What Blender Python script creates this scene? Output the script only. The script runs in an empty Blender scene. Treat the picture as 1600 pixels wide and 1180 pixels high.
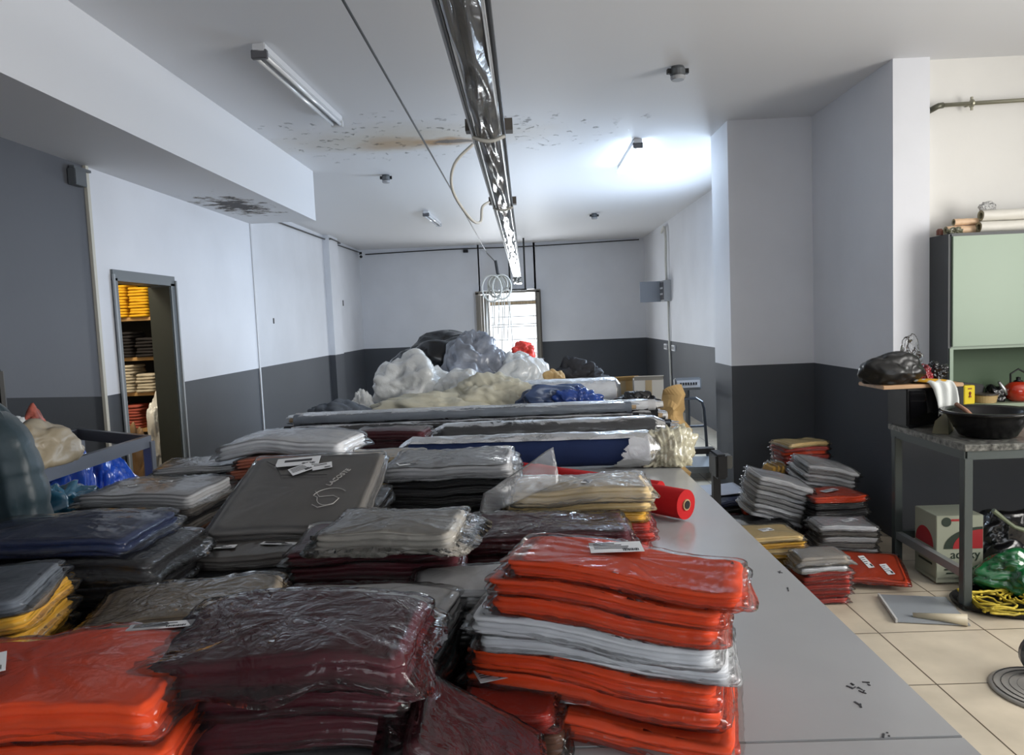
import bpy, bmesh, math, random
from mathutils import Vector, Matrix, Euler, noise
SC = bpy.context.scene
COL = SC.collection
PI = math.pi
# ------------------------------------------------------------------ camera
FPX = 1150.0
ROLL = 0.040
VPX, VPY = 822.0, 500.0
CAM = Vector((0, 0, 1.6))
_d = Vector(((VPX-800)/FPX, -(VPY-590)/FPX, -1)).normalized()
_u = Vector((-ROLL, 1, 0)); _u = (_u - _d*_u.dot(_d)).normalized()
_r = _d.cross(_u)
MW = Matrix((_r, _d, _u))            # world = MW @ camera vector
cd = bpy.data.cameras.new('camera'); cam = bpy.data.objects.new('camera', cd); COL.objects.link(cam)
cam.matrix_world = Matrix.Translation(CAM) @ MW.to_4x4()
cd.sensor_width = 36; cd.lens = FPX/1600*36; cd.clip_start = 0.05; cd.clip_end = 200
SC.camera = cam
# ------------------------------------------------------------------ view, world, lights
SC.view_settings.view_transform = 'Standard'; SC.view_settings.look = 'None'
SC.view_settings.gamma = 1; SC.view_settings.use_curve_mapping = False
SC.view_settings.exposure = 0.9
SC.cycles.max_bounces = 7; SC.cycles.diffuse_bounces = 4; SC.cycles.glossy_bounces = 3
SC.cycles.transparent_max_bounces = 24; SC.cycles.use_denoising = True
SC.cycles.sample_clamp_indirect = 4; SC.cycles.caustics_reflective = False
wd = bpy.data.worlds.new('world'); SC.world = wd; wd.use_nodes = True
wd.node_tree.nodes['Background'].inputs[0].default_value = (0.86, 0.93, 1, 1)
wd.node_tree.nodes['Background'].inputs[1].default_value = 1.3

def area(name, loc, rot, sx, sy, power, color):
    l = bpy.data.lights.new(name, 'AREA'); l.shape = 'RECTANGLE'; l.size = sx; l.size_y = sy
    l.energy = power; l.color = color
    o = bpy.data.objects.new(name, l); COL.objects.link(o); o.location = loc; o.rotation_euler = rot
    return o
# daylight through the window on the right beside the camera, and an added unseen fill light behind it
area('window_daylight', (4.5, 1.9, 1.9), (0, math.radians(90), 0), 1.7, 2.6, 90, (1, 0.97, 0.92))
area('added_rear_fill', (1.6, -2.4, 2.0), (math.radians(90), 0, 0), 3.2, 1.6, 8, (0.93, 0.95, 1))
# daylight through the far doorway
area('doorway_daylight', (-0.26, 15.62, 1.3), (math.radians(-90), 0, 0), 0.9, 1.7, 60, (0.9, 0.95, 1))
# daylight through the window in the far right wall, round the corner of the column
area('side_window_daylight', (2.46, 8.5, 1.8), (0, math.radians(90), 0), 1.3, 2.2, 72, (0.66, 0.81, 1))
# ------------------------------------------------------------------ helpers
def P2(px, py, h=None, Y=None, X=None):
    "point of the room seen in direction (px, py) at a known height, depth or side"
    v = MW @ Vector(((px-800)/FPX, -(py-590)/FPX, -1))
    if h is not None: t = (h-1.6)/v.z
    elif Y is not None: t = Y/v.y
    else: t = X/v.x
    return CAM + v*t

MATS = {}
def mat(name, col, rough=.6, metal=0, spec=.5, bump=0, bscale=40, var=0, vscale=6, emit=None, coat=0, stretch=None, sheen=0):
    if name in MATS: return MATS[name]
    m = bpy.data.materials.new(name); m.use_nodes = True; nt = m.node_tree; b = nt.nodes['Principled BSDF']
    b.inputs['Base Color'].default_value = (*col, 1); b.inputs['Roughness'].default_value = rough
    b.inputs['Metallic'].default_value = metal; b.inputs['Specular IOR Level'].default_value = spec
    b.inputs['Coat Weight'].default_value = coat; b.inputs['Sheen Weight'].default_value = sheen
    if bump or var:
        tc = nt.nodes.new('ShaderNodeTexCoord'); src = tc.outputs['Object']
        if stretch:
            mp = nt.nodes.new('ShaderNodeMapping'); mp.inputs['Scale'].default_value = stretch
            nt.links.new(src, mp.inputs[0]); src = mp.outputs[0]
    if bump:
        n = nt.nodes.new('ShaderNodeTexNoise'); n.inputs['Scale'].default_value = bscale; n.inputs['Detail'].default_value = 4
        nt.links.new(src, n.inputs['Vector'])
        bp = nt.nodes.new('ShaderNodeBump'); bp.inputs['Strength'].default_value = bump; bp.inputs['Distance'].default_value = .01
        nt.links.new(n.outputs[0], bp.inputs['Height']); nt.links.new(bp.outputs[0], b.inputs['Normal'])
    if var:
        n2 = nt.nodes.new('ShaderNodeTexNoise'); n2.inputs['Scale'].default_value = vscale; n2.inputs['Detail'].default_value = 5
        nt.links.new(src, n2.inputs['Vector'])
        r = nt.nodes.new('ShaderNodeValToRGB')
        r.color_ramp.elements[0].position = .3; r.color_ramp.elements[1].position = .7
        r.color_ramp.elements[0].color = (*[c*(1-var) for c in col], 1); r.color_ramp.elements[1].color = (*[min(1, c*(1+var)) for c in col], 1)
        nt.links.new(n2.outputs[0], r.inputs[0]); nt.links.new(r.outputs[0], b.inputs['Base Color'])
    if emit:
        b.inputs['Emission Color'].default_value = (*emit[0], 1); b.inputs['Emission Strength'].default_value = emit[1]
    MATS[name] = m; return m

def film(name, haze=.08, tint=(1, 1, 1), bscale=55, bstr=.5, rough=.14, gain=1.3, dark=(.85, .87, .9)):
    "thin crinkled polythene: clear, with a little haze and sharp reflections"
    if name in MATS: return MATS[name]
    m = bpy.data.materials.new(name); m.use_nodes = True; nt = m.node_tree; nt.nodes.clear()
    N = nt.nodes.new; L = nt.links.new
    out = N('ShaderNodeOutputMaterial'); tc = N('ShaderNodeTexCoord')
    n1 = N('ShaderNodeTexNoise'); n1.inputs['Scale'].default_value = bscale*.35; n1.inputs['Detail'].default_value = 5; n1.inputs['Distortion'].default_value = 1.2
    v1 = N('ShaderNodeTexVoronoi'); v1.inputs['Scale'].default_value = bscale; v1.feature = 'DISTANCE_TO_EDGE'
    mx = N('ShaderNodeMath'); mx.operation = 'MULTIPLY_ADD'; mx.inputs[1].default_value = .35
    L(tc.outputs['Object'], n1.inputs['Vector'])
    ad = N('ShaderNodeVectorMath'); ad.operation = 'MULTIPLY_ADD'; ad.inputs[1].default_value = (.12, .12, .12)
    L(n1.outputs['Color'], ad.inputs[0]); L(tc.outputs['Object'], ad.inputs[2]); L(ad.outputs[0], v1.inputs['Vector'])
    L(v1.outputs['Distance'], mx.inputs[0]); L(n1.outputs[0], mx.inputs[2])
    bp = N('ShaderNodeBump'); bp.inputs['Strength'].default_value = bstr; bp.inputs['Distance'].default_value = .012
    L(mx.outputs[0], bp.inputs['Height'])
    tr = N('ShaderNodeBsdfTransparent'); tr.inputs[0].default_value = (*tint, 1)
    df = N('ShaderNodeBsdfDiffuse'); df.inputs[0].default_value = (*dark, 1); L(bp.outputs[0], df.inputs['Normal'])
    gl = N('ShaderNodeBsdfGlossy'); gl.inputs['Roughness'].default_value = rough; L(bp.outputs[0], gl.inputs['Normal'])
    m1 = N('ShaderNodeMixShader'); m1.inputs[0].default_value = haze; L(tr.outputs[0], m1.inputs[1]); L(df.outputs[0], m1.inputs[2])
    fr = N('ShaderNodeFresnel'); fr.inputs['IOR'].default_value = 1.45; L(bp.outputs[0], fr.inputs['Normal'])
    mg = N('ShaderNodeMath'); mg.operation = 'MULTIPLY'; mg.inputs[1].default_value = gain; mg.use_clamp = True; L(fr.outputs[0], mg.inputs[0])
    m2 = N('ShaderNodeMixShader'); L(mg.outputs[0], m2.inputs[0]); L(m1.outputs[0], m2.inputs[1]); L(gl.outputs[0], m2.inputs[2])
    L(m2.outputs[0], out.inputs[0])
    MATS[name] = m; return m

def tag(o, label=None, cat=None, group=None, kind=None):
    if label: o['label'] = label
    if cat: o['category'] = cat
    if group: o['group'] = group
    if kind: o['kind'] = kind
    return o

def mesh_obj(name, verts, faces, m, parent=None, loc=None, rot=None, smooth=False, fmats=None):
    me = bpy.data.meshes.new(name); me.from_pydata([tuple(v) for v in verts], [], faces); me.update()
    for x in (m if isinstance(m, (list, tuple)) else [m]): me.materials.append(x)
    if smooth: me.polygons.foreach_set('use_smooth', [True]*len(me.polygons))
    if fmats: me.polygons.foreach_set('material_index', fmats)
    o = bpy.data.objects.new(name, me); COL.objects.link(o)
    if loc is not None: o.location = loc
    if rot is not None: o.rotation_euler = rot
    if parent: o.parent = parent
    return o

def empty(name, loc=(0, 0, 0), rot=(0, 0, 0)):
    o = bpy.data.objects.new(name, None); COL.objects.link(o); o.location = loc; o.rotation_euler = rot; o.empty_display_size = .05
    return o

class MB:
    def __init__(s): s.v = []; s.f = []; s.fm = []
    def add(s, vs, fs, mi=0):
        n = len(s.v); s.v += [Vector(v) for v in vs]; s.f += [tuple(i+n for i in f) for f in fs]; s.fm += [mi]*len(fs); return s
    def box(s, c, size, rot=None, bev=0, mi=0):
        x, y, z = [a/2 for a in size]
        M = (Euler(rot).to_matrix() if rot else Matrix.Identity(3)); c = Vector(c)
        if not bev:
            vs = [(i, j, k) for i in (-x, x) for j in (-y, y) for k in (-z, z)]
            fs = [(0, 1, 3, 2), (4, 6, 7, 5), (0, 4, 5, 1), (2, 3, 7, 6), (0, 2, 6, 4), (1, 5, 7, 3)]
            return s.add([c + M @ Vector(v) for v in vs], fs, mi)
        b = bmesh.new(); bmesh.ops.create_cube(b, size=1)
        for v in b.verts: v.co = Vector((v.co.x*2*x, v.co.y*2*y, v.co.z*2*z))
        bmesh.ops.bevel(b, geom=b.edges[:], offset=bev, segments=2, affect='EDGES')
        b.verts.index_update()
        s.add([c + M @ v.co for v in b.verts], [[v.index for v in f.verts] for f in b.faces], mi); b.free(); return s
    def tube(s, pts, r, seg=8, cap=True, mi=0):
        pts = [Vector(p) for p in pts]; n = len(pts); rs = r if isinstance(r, (list, tuple)) else [r]*n
        vs = []; a0 = None
        for i, p in enumerate(pts):
            t = (pts[min(i+1, n-1)] - pts[max(i-1, 0)]).normalized()
            if a0 is None: a0 = t.orthogonal().normalized()
            a0 = (a0 - t*a0.dot(t)); a0 = a0.normalized() if a0.length > 1e-6 else t.orthogonal().normalized()
            b0 = t.cross(a0)
            for k in range(seg): an = 2*PI*k/seg; vs.append(p + (a0*math.cos(an) + b0*math.sin(an))*rs[i])
        fs = [(i*seg+k, i*seg+(k+1) % seg, (i+1)*seg+(k+1) % seg, (i+1)*seg+k) for i in range(n-1) for k in range(seg)]
        if cap: fs += [tuple(range(seg-1, -1, -1)), tuple((n-1)*seg+k for k in range(seg))]
        return s.add(vs, fs, mi)
    def lathe(s, prof, c=(0, 0, 0), seg=32, axis='z', mi=0, sx=1, sy=1):
        c = Vector(c); vs = []
        for r, z in prof:
            for k in range(seg):
                a = 2*PI*k/seg; v = Vector((r*math.cos(a)*sx, r*math.sin(a)*sy, z))
                if axis == 'x': v = Vector((v.z, v.x, v.y))
                if axis == 'y': v = Vector((v.x, v.z, v.y))
                vs.append(c+v)
        n = len(prof)
        fs = [(i*seg+k, i*seg+(k+1) % seg, (i+1)*seg+(k+1) % seg, (i+1)*seg+k) for i in range(n-1) for k in range(seg)]
        return s.add(vs, fs, mi)
    def build(s, name, m, parent=None, loc=None, rot=None, smooth=False):
        return mesh_obj(name, s.v, s.f, m, parent, loc, rot, smooth, s.fm if isinstance(m, (list, tuple)) else None)

def smooth_by_angle(o, ang=40):
    me = o.data
    me.polygons.foreach_set('use_smooth', [True]*len(me.polygons))
    b = bmesh.new(); b.from_mesh(me)
    for e in b.edges:
        if len(e.link_faces) == 2 and e.calc_face_angle(0) > math.radians(ang): e.smooth = False
    b.to_mesh(me); b.free(); return o

def nz(v, s=1, seed=0):
    return noise.noise(Vector((v[0]*s+seed*7.3, v[1]*s-seed*3.1, v[2]*s+seed*1.7)))
def text_mesh(name, body, size, m, parent=None, loc=(0, 0, 0), rot=(0, 0, 0), extrude=.0006, align='CENTER'):
    c = bpy.data.curves.new(name, 'FONT'); c.body = body; c.size = size; c.extrude = extrude; c.align_x = align; c.align_y = 'CENTER'
    t = bpy.data.objects.new(name, c); COL.objects.link(t)
    me = bpy.data.meshes.new_from_object(t.evaluated_get(bpy.context.evaluated_depsgraph_get()))
    bpy.data.objects.remove(t); me.materials.clear(); me.materials.append(m)
    o = bpy.data.objects.new(name, me); COL.objects.link(o); o.location = loc; o.rotation_euler = rot
    if parent: o.parent = parent
    return o
# ------------------------------------------------------------------ paint
def paint(name, up, low, line, slope=0, y0=0, warm=None, rough_up=.55):
    "two-tone wall paint, lower band up to a given height with a thin dark edge"
    m = bpy.data.materials.new(name); m.use_nodes = True; nt = m.node_tree; b = nt.nodes['Principled BSDF']
    N = nt.nodes.new; L = nt.links.new
    g = N('ShaderNodeNewGeometry'); sp = N('ShaderNodeSeparateXYZ'); L(g.outputs['Position'], sp.inputs[0])
    ln = N('ShaderNodeMath'); ln.operation = 'MULTIPLY_ADD'; L(sp.outputs['Y'], ln.inputs[0]); ln.inputs[1].default_value = slope; ln.inputs[2].default_value = line - slope*y0
    gt = N('ShaderNodeMath'); gt.operation = 'GREATER_THAN'; L(sp.outputs['Z'], gt.inputs[0]); L(ln.outputs[0], gt.inputs[1])
    n = N('ShaderNodeTexNoise'); n.inputs['Scale'].default_value = 1.3; n.inputs['Detail'].default_value = 6; L(g.outputs['Position'], n.inputs['Vector'])
    r = N('ShaderNodeMapRange'); r.inputs[1].default_value = .3; r.inputs[2].default_value = .7; r.inputs[3].default_value = .93; r.inputs[4].default_value = 1.03; L(n.outputs[0], r.inputs[0])
    mx = N('ShaderNodeMix'); mx.data_type = 'RGBA'; L(gt.outputs[0], mx.inputs[0]); mx.inputs[6].default_value = (*low, 1); mx.inputs[7].default_value = (*up, 1)
    ml = N('ShaderNodeVectorMath'); ml.operation = 'SCALE'; L(mx.outputs[2], ml.inputs[0]); L(r.outputs[0], ml.inputs['Scale'])
    L(ml.outputs[0], b.inputs['Base Color'])
    mr = N('ShaderNodeMix'); L(gt.outputs[0], mr.inputs[0]); b.inputs['Specular IOR Level'].default_value = .25; mr.inputs[2].default_value = .62; mr.inputs[3].default_value = rough_up; L(mr.outputs[0], b.inputs['Roughness'])
    n2 = N('ShaderNodeTexNoise'); n2.inputs['Scale'].default_value = 25; n2.inputs['Detail'].default_value = 3; L(g.outputs['Position'], n2.inputs['Vector'])
    bp = N('ShaderNodeBump'); bp.inputs['Strength'].default_value = .06; bp.inputs['Distance'].default_value = .01; L(n2.outputs[0], bp.inputs['Height']); L(bp.outputs[0], b.inputs['Normal'])
    return m
WHITE = (.74, .755, .80); GREY = (.078, .084, .096)
M_wall = paint('paint_wall', WHITE, GREY, 1.13)
M_wallL = paint('paint_wall_left', WHITE, GREY, 1.215)
M_wallR = paint('paint_wall_right', (.74, .73, .70), GREY, 1.13)
M_wallD = paint('paint_wall_shaded', (.105, .11, .125), (.016, .017, .020), 1.215, slope=-.095, y0=4.75)  # near left wall: its shade is put into both paint tones
M_store = mat('store_wall', (.45, .40, .32), .8)

def ceiling_mat():
    m = bpy.data.materials.new('ceiling_paint'); m.use_nodes = True; nt = m.node_tree; b = nt.nodes['Principled BSDF']
    N = nt.nodes.new; L = nt.links.new
    g = N('ShaderNodeNewGeometry')
    def ell(cx, cy, rx, ry, pw, sc=3.0, dist=.5):
        s = N('ShaderNodeVectorMath'); s.operation = 'SUBTRACT'; L(g.outputs['Position'], s.inputs[0]); s.inputs[1].default_value = (cx, cy, 3.2)
        k = N('ShaderNodeVectorMath'); k.operation = 'MULTIPLY'; L(s.outputs[0], k.inputs[0]); k.inputs[1].default_value = (1/rx, 1/ry, 0)
        nn = N('ShaderNodeTexNoise'); nn.inputs['Scale'].default_value = sc; nn.inputs['Detail'].default_value = 6; L(g.outputs['Position'], nn.inputs['Vector'])
        ln = N('ShaderNodeVectorMath'); ln.operation = 'LENGTH'; L(k.outputs[0], ln.inputs[0])
        a = N('ShaderNodeMath'); a.operation = 'MULTIPLY_ADD'; L(nn.outputs[0], a.inputs[0]); a.inputs[1].default_value = dist*2; L(ln.outputs['Value'], a.inputs[2])
        r = N('ShaderNodeMapRange'); L(a.outputs[0], r.inputs[0]); r.inputs[1].default_value = 1+dist-pw; r.inputs[2].default_value = 1+dist; r.inputs[3].default_value = 1; r.inputs[4].default_value = 0
        return r.outputs[0]
    col = N('ShaderNodeRGB'); col.outputs[0].default_value = (.72, .73, .76, 1); cur = col.outputs[0]
    def over(cur, fac, c, amt):
        mm = N('ShaderNodeMath'); mm.operation = 'MULTIPLY'; L(fac, mm.inputs[0]); mm.inputs[1].default_value = amt
        mx = N('ShaderNodeMix'); mx.data_type = 'RGBA'; L(mm.outputs[0], mx.inputs[0]); L(cur, mx.inputs[6]); mx.inputs[7].default_value = (*c, 1); return mx.outputs[2]
    pa = P2(640, 215, h=3.2); pb = P2(700, 221, h=3.2); pc = P2(620, 225, h=3.2)
    cur = over(cur, ell(pa.x, pa.y, 1.5, .55, .8, 2, .5), (.58, .54, .47), .8)
    cur = over(cur, ell(pc.x, pc.y, .42, .30, .6), (.42, .27, .13), .75)
    cur = over(cur, ell(pb.x, pb.y, .33, .17, .5, 6), (.36, .20, .07), .95)
    cur = over(cur, ell(pb.x+.05, pb.y, .20, .075, .3, 8), (.035, .02, .012), 1)
    L(cur, b.inputs['Base Color']); b.inputs['Roughness'].default_value = .55
    # flaking plaster: bump and chips in the damp zone
    zone = ell(pa.x+.1, pa.y+.05, 2.0, .85, .7, 2.5, .6)
    vo = N('ShaderNodeTexNoise'); vo.inputs['Scale'].default_value = 9; vo.inputs['Detail'].default_value = 9; vo.inputs['Roughness'].default_value = .7; L(g.outputs['Position'], vo.inputs['Vector'])
    ch = N('ShaderNodeMapRange'); L(vo.outputs[0], ch.inputs[0]); ch.inputs[1].default_value = .60; ch.inputs[2].default_value = .68
    zz = N('ShaderNodeMath'); zz.operation = 'MULTIPLY'; L(ch.outputs[0], zz.inputs[0]); L(zone, zz.inputs[1])
    bp = N('ShaderNodeBump'); bp.inputs['Strength'].default_value = 1; bp.inputs['Distance'].default_value = .05; L(zz.outputs[0], bp.inputs['Height']); L(bp.outputs[0], b.inputs['Normal'])
    cur2 = over(cur, zz.outputs[0], (.34, .31, .28), .6); L(cur2, b.inputs['Base Color'])
    return m
M_ceil = ceiling_mat()

def soffit_mat():
    m = bpy.data.materials.new('beam_paint'); m.use_nodes = True; nt = m.node_tree; b = nt.nodes['Principled BSDF']
    N = nt.nodes.new; L = nt.links.new; g = N('ShaderNodeNewGeometry')
    p = P2(372, 322, h=2.7)
    s = N('ShaderNodeVectorMath'); s.operation = 'SUBTRACT'; L(g.outputs['Position'], s.inputs[0]); s.inputs[1].default_value = (p.x, p.y, 2.7)
    k = N('ShaderNodeVectorMath'); k.operation = 'MULTIPLY'; L(s.outputs[0], k.inputs[0]); k.inputs[1].default_value = (1/.52, 1/1.15, 12)
    ln = N('ShaderNodeVectorMath'); ln.operation = 'LENGTH'; L(k.outputs[0], ln.inputs[0])
    n = N('ShaderNodeTexNoise'); n.inputs['Scale'].default_value = 7; n.inputs['Detail'].default_value = 9; n.inputs['Roughness'].default_value = .75; L(g.outputs['Position'], n.inputs['Vector'])
    a = N('ShaderNodeMath'); a.operation = 'MULTIPLY_ADD'; L(n.outputs[0], a.inputs[0]); a.inputs[1].default_value = -2.2; L(ln.outputs['Value'], a.inputs[2])
    r = N('ShaderNodeValToRGB'); e = r.color_ramp.elements
    a2 = N('ShaderNodeMath'); a2.operation = 'ADD'; L(a.outputs[0], a2.inputs[0]); a2.inputs[1].default_value = 1.1
    L(a2.outputs[0], r.inputs[0]); e[0].position = .18; e[0].color = (.02, .013, .012, 1); e[1].position = .42; e[1].color = (.70, .71, .74, 1)
    x = r.color_ramp.elements.new(.28); x.color = (.30, .27, .24, 1)
    L(r.outputs[0], b.inputs['Base Color']); b.inputs['Roughness'].default_value = .6
    bp = N('ShaderNodeBump'); bp.inputs['Strength'].default_value = .6; bp.inputs['Distance'].default_value = .03; L(r.outputs[0], bp.inputs['Height']); L(bp.outputs[0], b.inputs['Normal'])
    return m

def tile_mat():
    m = bpy.data.materials.new('floor_tiles'); m.use_nodes = True; nt = m.node_tree; b = nt.nodes['Principled BSDF']
    N = nt.nodes.new; L = nt.links.new; g = N('ShaderNodeNewGeometry')
    s = N('ShaderNodeVectorMath'); s.operation = 'SUBTRACT'; L(g.outputs['Position'], s.inputs[0]); s.inputs[1].default_value = (1.665, 3.02, 0)
    br = N('ShaderNodeTexBrick'); br.offset = 0; br.squash = 1; L(s.outputs[0], br.inputs['Vector'])
    br.inputs['Scale'].default_value = 1; br.inputs['Brick Width'].default_value = .51; br.inputs['Row Height'].default_value = .51
    br.inputs['Mortar Size'].default_value = .0035; br.inputs['Mortar Smooth'].default_value = .1
    br.inputs['Color1'].default_value = (.62, .54, .42, 1); br.inputs['Color2'].default_value = (.58, .51, .40, 1); br.inputs['Mortar'].default_value = (.10, .075, .05, 1)
    n = N('ShaderNodeTexNoise'); n.inputs['Scale'].default_value = 4; n.inputs['Detail'].default_value = 8; L(g.outputs['Position'], n.inputs['Vector'])
    r = N('ShaderNodeMapRange'); r.inputs[1].default_value = .3; r.inputs[2].default_value = .7; r.inputs[3].default_value = .82; r.inputs[4].default_value = 1.08; L(n.outputs[0], r.inputs[0])
    v = N('ShaderNodeVectorMath'); v.operation = 'SCALE'; L(br.outputs[0], v.inputs[0]); L(r.outputs[0], v.inputs['Scale']); L(v.outputs[0], b.inputs['Base Color'])
    b.inputs['Roughness'].default_value = .35
    return m
M_tile = tile_mat()
# ------------------------------------------------------------------ room
CH = 3.2
def struct(name, mb, m, smooth=False):
    o = mb.build(name, m, smooth=smooth); o['kind'] = 'structure'; return o
def quadbox(x0, x1, y0, y1, z0, z1): return MB().box(((x0+x1)/2, (y0+y1)/2, (z0+z1)/2), (x1-x0, y1-y0, z1-z0))
struct('floor', quadbox(-5.2, 4.8, -2.7, 18, -.1, 0), M_tile)
struct('ceiling', quadbox(-5.2, 4.8, -2.7, 15.7, CH, CH+.1), M_ceil)
XL = -2.79
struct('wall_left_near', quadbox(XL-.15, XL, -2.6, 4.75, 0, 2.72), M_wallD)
w = MB()   # left wall with the storeroom doorway (y 5.0 .. 5.78)
w.box((XL-.075, (4.75+5.0)/2, 1.6), (.15, .25, 3.2)); w.box((XL-.075, (5.78+7.6)/2, 1.6), (.15, 1.82, 3.2)); w.box((XL-.075, 5.39, 2.6), (.15, .78, 1.2))
w.box(((-3.45-XL)/2+XL-.0, 7.6-.05, 1.6), (.63, .10, 3.2))
struct('wall_left', w, M_wallL)
struct('wall_left_far', quadbox(-3.6, -3.44, 7.6, 15.7, 0, CH), M_wall)
struct('trim_1', quadbox(-3.44, -3.34, 12.75, 13.35, 0, CH), M_wall)
struct('trim_2', quadbox(XL, -2.11, -2.6, 7.6, 2.7, CH), soffit_mat())
struct('wall_front', MB().box((-2.23, 15.57, 1.6), (2.6, .14, 3.2)).box((1.45, 15.57, 1.6), (2.5, .14, 3.2)).box((-.36, 15.57, 2.72), (1.2, .14, .96)), M_wall)
struct('wall_right_far', MB().box((2.6, 7.15, 1.6), (.2, .5, 3.2)).box((2.6, 12.65, 1.6), (.2, 6.1, 3.2)).box((2.6, 8.5, .55), (.2, 2.2, 1.1)).box((2.6, 8.5, 3.0), (.2, 2.2, .4)), M_wall)
wf = struct('window_3', MB().box((2.6, 7.42, 1.95), (.06, .05, 1.7)).box((2.6, 9.58, 1.95), (.06, .05, 1.7)).box((2.6, 8.5, 1.95), (.06, .05, 1.7)).box((2.6, 8.5, 1.12), (.06, 2.2, .05)).box((2.6, 8.5, 2.78), (.06, 2.2, .05)), mat('aluminium', (.55, .56, .57), .35, .9))
MB().box((2.62, 8.5, 1.95), (.006, 2.1, 1.6)).build('window_pane', film('window_glass', .02, bstr=0, gain=1), wf)
struct('wall_right_column', quadbox(1.755, 2.7, 6.37, 6.92, 0, CH), M_wall)
struct('wall_right_recess', quadbox(2.46, 2.7, 5.0, 6.37, 0, CH), M_wall)
struct('wall_right_kitchen', quadbox(2.485, 4.8, 5.06, 5.25, 0, CH), M_wallR)
struct('wall_right', MB().box((4.65, -2.0, 1.6), (.12, 1.3, 3.2)).box((4.65, 4.2, 1.6), (.12, 1.9, 3.2)).box((4.65, 1.9, .5), (.12, 2.7, 1)).box((4.65, 1.9, 3.0), (.12, 2.7, .4)).box((4.65, -.4, 1.6), (.12, 2.0, 3.2)), M_wallR)
struct('wall_back', MB().box((-1.9, -2.6, 1.6), (2.2, .12, 3.2)).box((4.0, -2.6, 1.6), (1.4, .12, 3.2)).box((1.25, -2.6, .5), (4.1, .12, 1)).box((1.25, -2.6, 3.05), (4.1, .12, .3)), M_wall)
M_alu = mat('aluminium', (.55, .56, .57), .35, .9)
M_glass = film('window_glass', .02, bstr=0, gain=1)
wf = struct('window_1', MB().box((4.65, .6, 1.9), (.06, .05, 1.8)).box((4.65, 3.2, 1.9), (.06, .05, 1.8)).box((4.65, 1.9, 1.9), (.06, .05, 1.8)).box((4.65, 1.9, 1.02), (.06, 2.65, .05)).box((4.65, 1.9, 2.78), (.06, 2.65, .05)), M_alu)
MB().box((4.66, 1.9, 1.9), (.006, 2.6, 1.75)).build('window_pane', M_glass, wf)
wf = struct('window_2_added', MB().box((-.78, -2.6, 1.95), (.05, .06, 1.9)).box((3.28, -2.6, 1.95), (.05, .06, 1.9)).box((1.25, -2.6, 1.95), (.05, .06, 1.9)).box((1.25, -2.6, 1.02), (4.1, .06, .05)).box((1.25, -2.6, 2.88), (4.1, .06, .05)), M_alu)  # unseen window, added to go with the rear fill light
MB().box((1.25, -2.61, 1.95), (4.0, .006, 1.85)).build('window_pane', M_glass, wf)  # pane of the added unseen window
# seam lines in the left wall lining
struct('trim_3', quadbox(XL, XL+.012, 7.57, 7.6, 0, 2.7), mat('seam_white', (.62, .63, .66), .5))
struct('trim_4', quadbox(XL, XL+.02, 4.735, 4.765, 0, 2.7), mat('seam_cream', (.55, .53, .46), .5))
# storeroom behind the doorway
struct('wall_left_store', MB().box((-3.95, 6.92, 1.4), (2.2, .1, 2.8)).box((-5.05, 5.8, 1.4), (.1, 2.3, 2.8)).box((-3.95, 4.72, 1.4), (2.2, .1, 2.8)).box((-3.95, 5.8, 2.75), (2.2, 2.2, .06)), M_store)
M_frame = mat('door_frame_paint', (.13, .145, .155), .4)
df = struct('door_1', MB().box((XL-.065, 4.985, 1.0), (.16, .05, 2.0)).box((XL-.065, 5.80, 1.0), (.16, .07, 2.0)).box((XL-.065, 5.395, 2.02), (.16, .88, .075)), M_frame)
MB().box((XL+.02, 4.955, 1.0), (.012, .02, 2.05)).box((XL+.02, 5.84, 1.0), (.012, .02, 2.05)).build('door_edging', mat('door_edging_paint', (.30, .32, .34), .4), df)
MB().box((XL-.075, 5.755, .99), (.17, .014, 1.97)).build('jamb_lining', mat('door_leaf_dark', (.02, .025, .022), .5), df)
# store door leaf, opened into the storeroom against its hinge side
MB().box((-3.06, 6.13, .99), (.66, .035, 1.94), (0, 0, math.radians(115.5))).build('door_leaf', mat('door_leaf_dark', (.02, .025, .022), .5), df)
MB().box((-3.17, 6.32, 1.0), (.03, .04, .16)).tube([(-3.20, 6.31, 1.03), (-3.16, 6.23, 1.03)], .008).build('door_handle', M_alu, df)
sl = bpy.data.lights.new('storeroom_lamp', 'AREA'); sl.size = .5; sl.energy = 16; sl.color = (1, .88, .68)
so = bpy.data.objects.new('storeroom_lamp', sl); COL.objects.link(so); so.location = (-3.45, 5.35, 2.68)
# far door: glazed opening with folding leaf on its left
x0, x1 = -.96, .33
M_far = mat('far_door_frame', (.22, .20, .17), .5)
fd = struct('door_2', MB().box((.26, 15.45, 1.1), (.09, .12, 2.2)).box((-.36, 15.45, 2.2), (1.36, .12, .06)).box((-1.0, 15.45, 1.1), (.06, .12, 2.2)), M_far)
lf = MB()
for i in range(4): lf.box((-.955+.058*i, 15.40-.02*(i % 2), 1.08), (.05, .05, 2.14), bev=.006)
lf.build('folding_leaf', mat('folding_leaf_brown', (.27, .245, .21), .5), fd)
MB().box((.31, 15.38, 1.1), (.03, .02, 2.2)).box((.23, 15.38, 1.1), (.02, .02, 2.2)).build('door_edging', mat('far_edging', (.07, .06, .05), .5), fd)
gb = MB()
for z in (2.0, 1.93, 1.68, 1.52, 1.47, 1.2, .9): gb.box((-.26, 15.50, z), (.98, .02, .014))
for x in (-.66, -.56, .16): gb.box((x, 15.51, 1.1), (.010, .012, 2.1))
gb.build('glazing_bar', mat('glazing_bar_grey', (.22, .22, .21), .5), fd)
MB().box((-.26, 15.505, 1.965), (.96, .012, .055)).build('slatted_vent', mat('vent_tan', (.50, .38, .24), .6, var=.4, vscale=30, stretch=(1, 0, 0)), fd)

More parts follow.
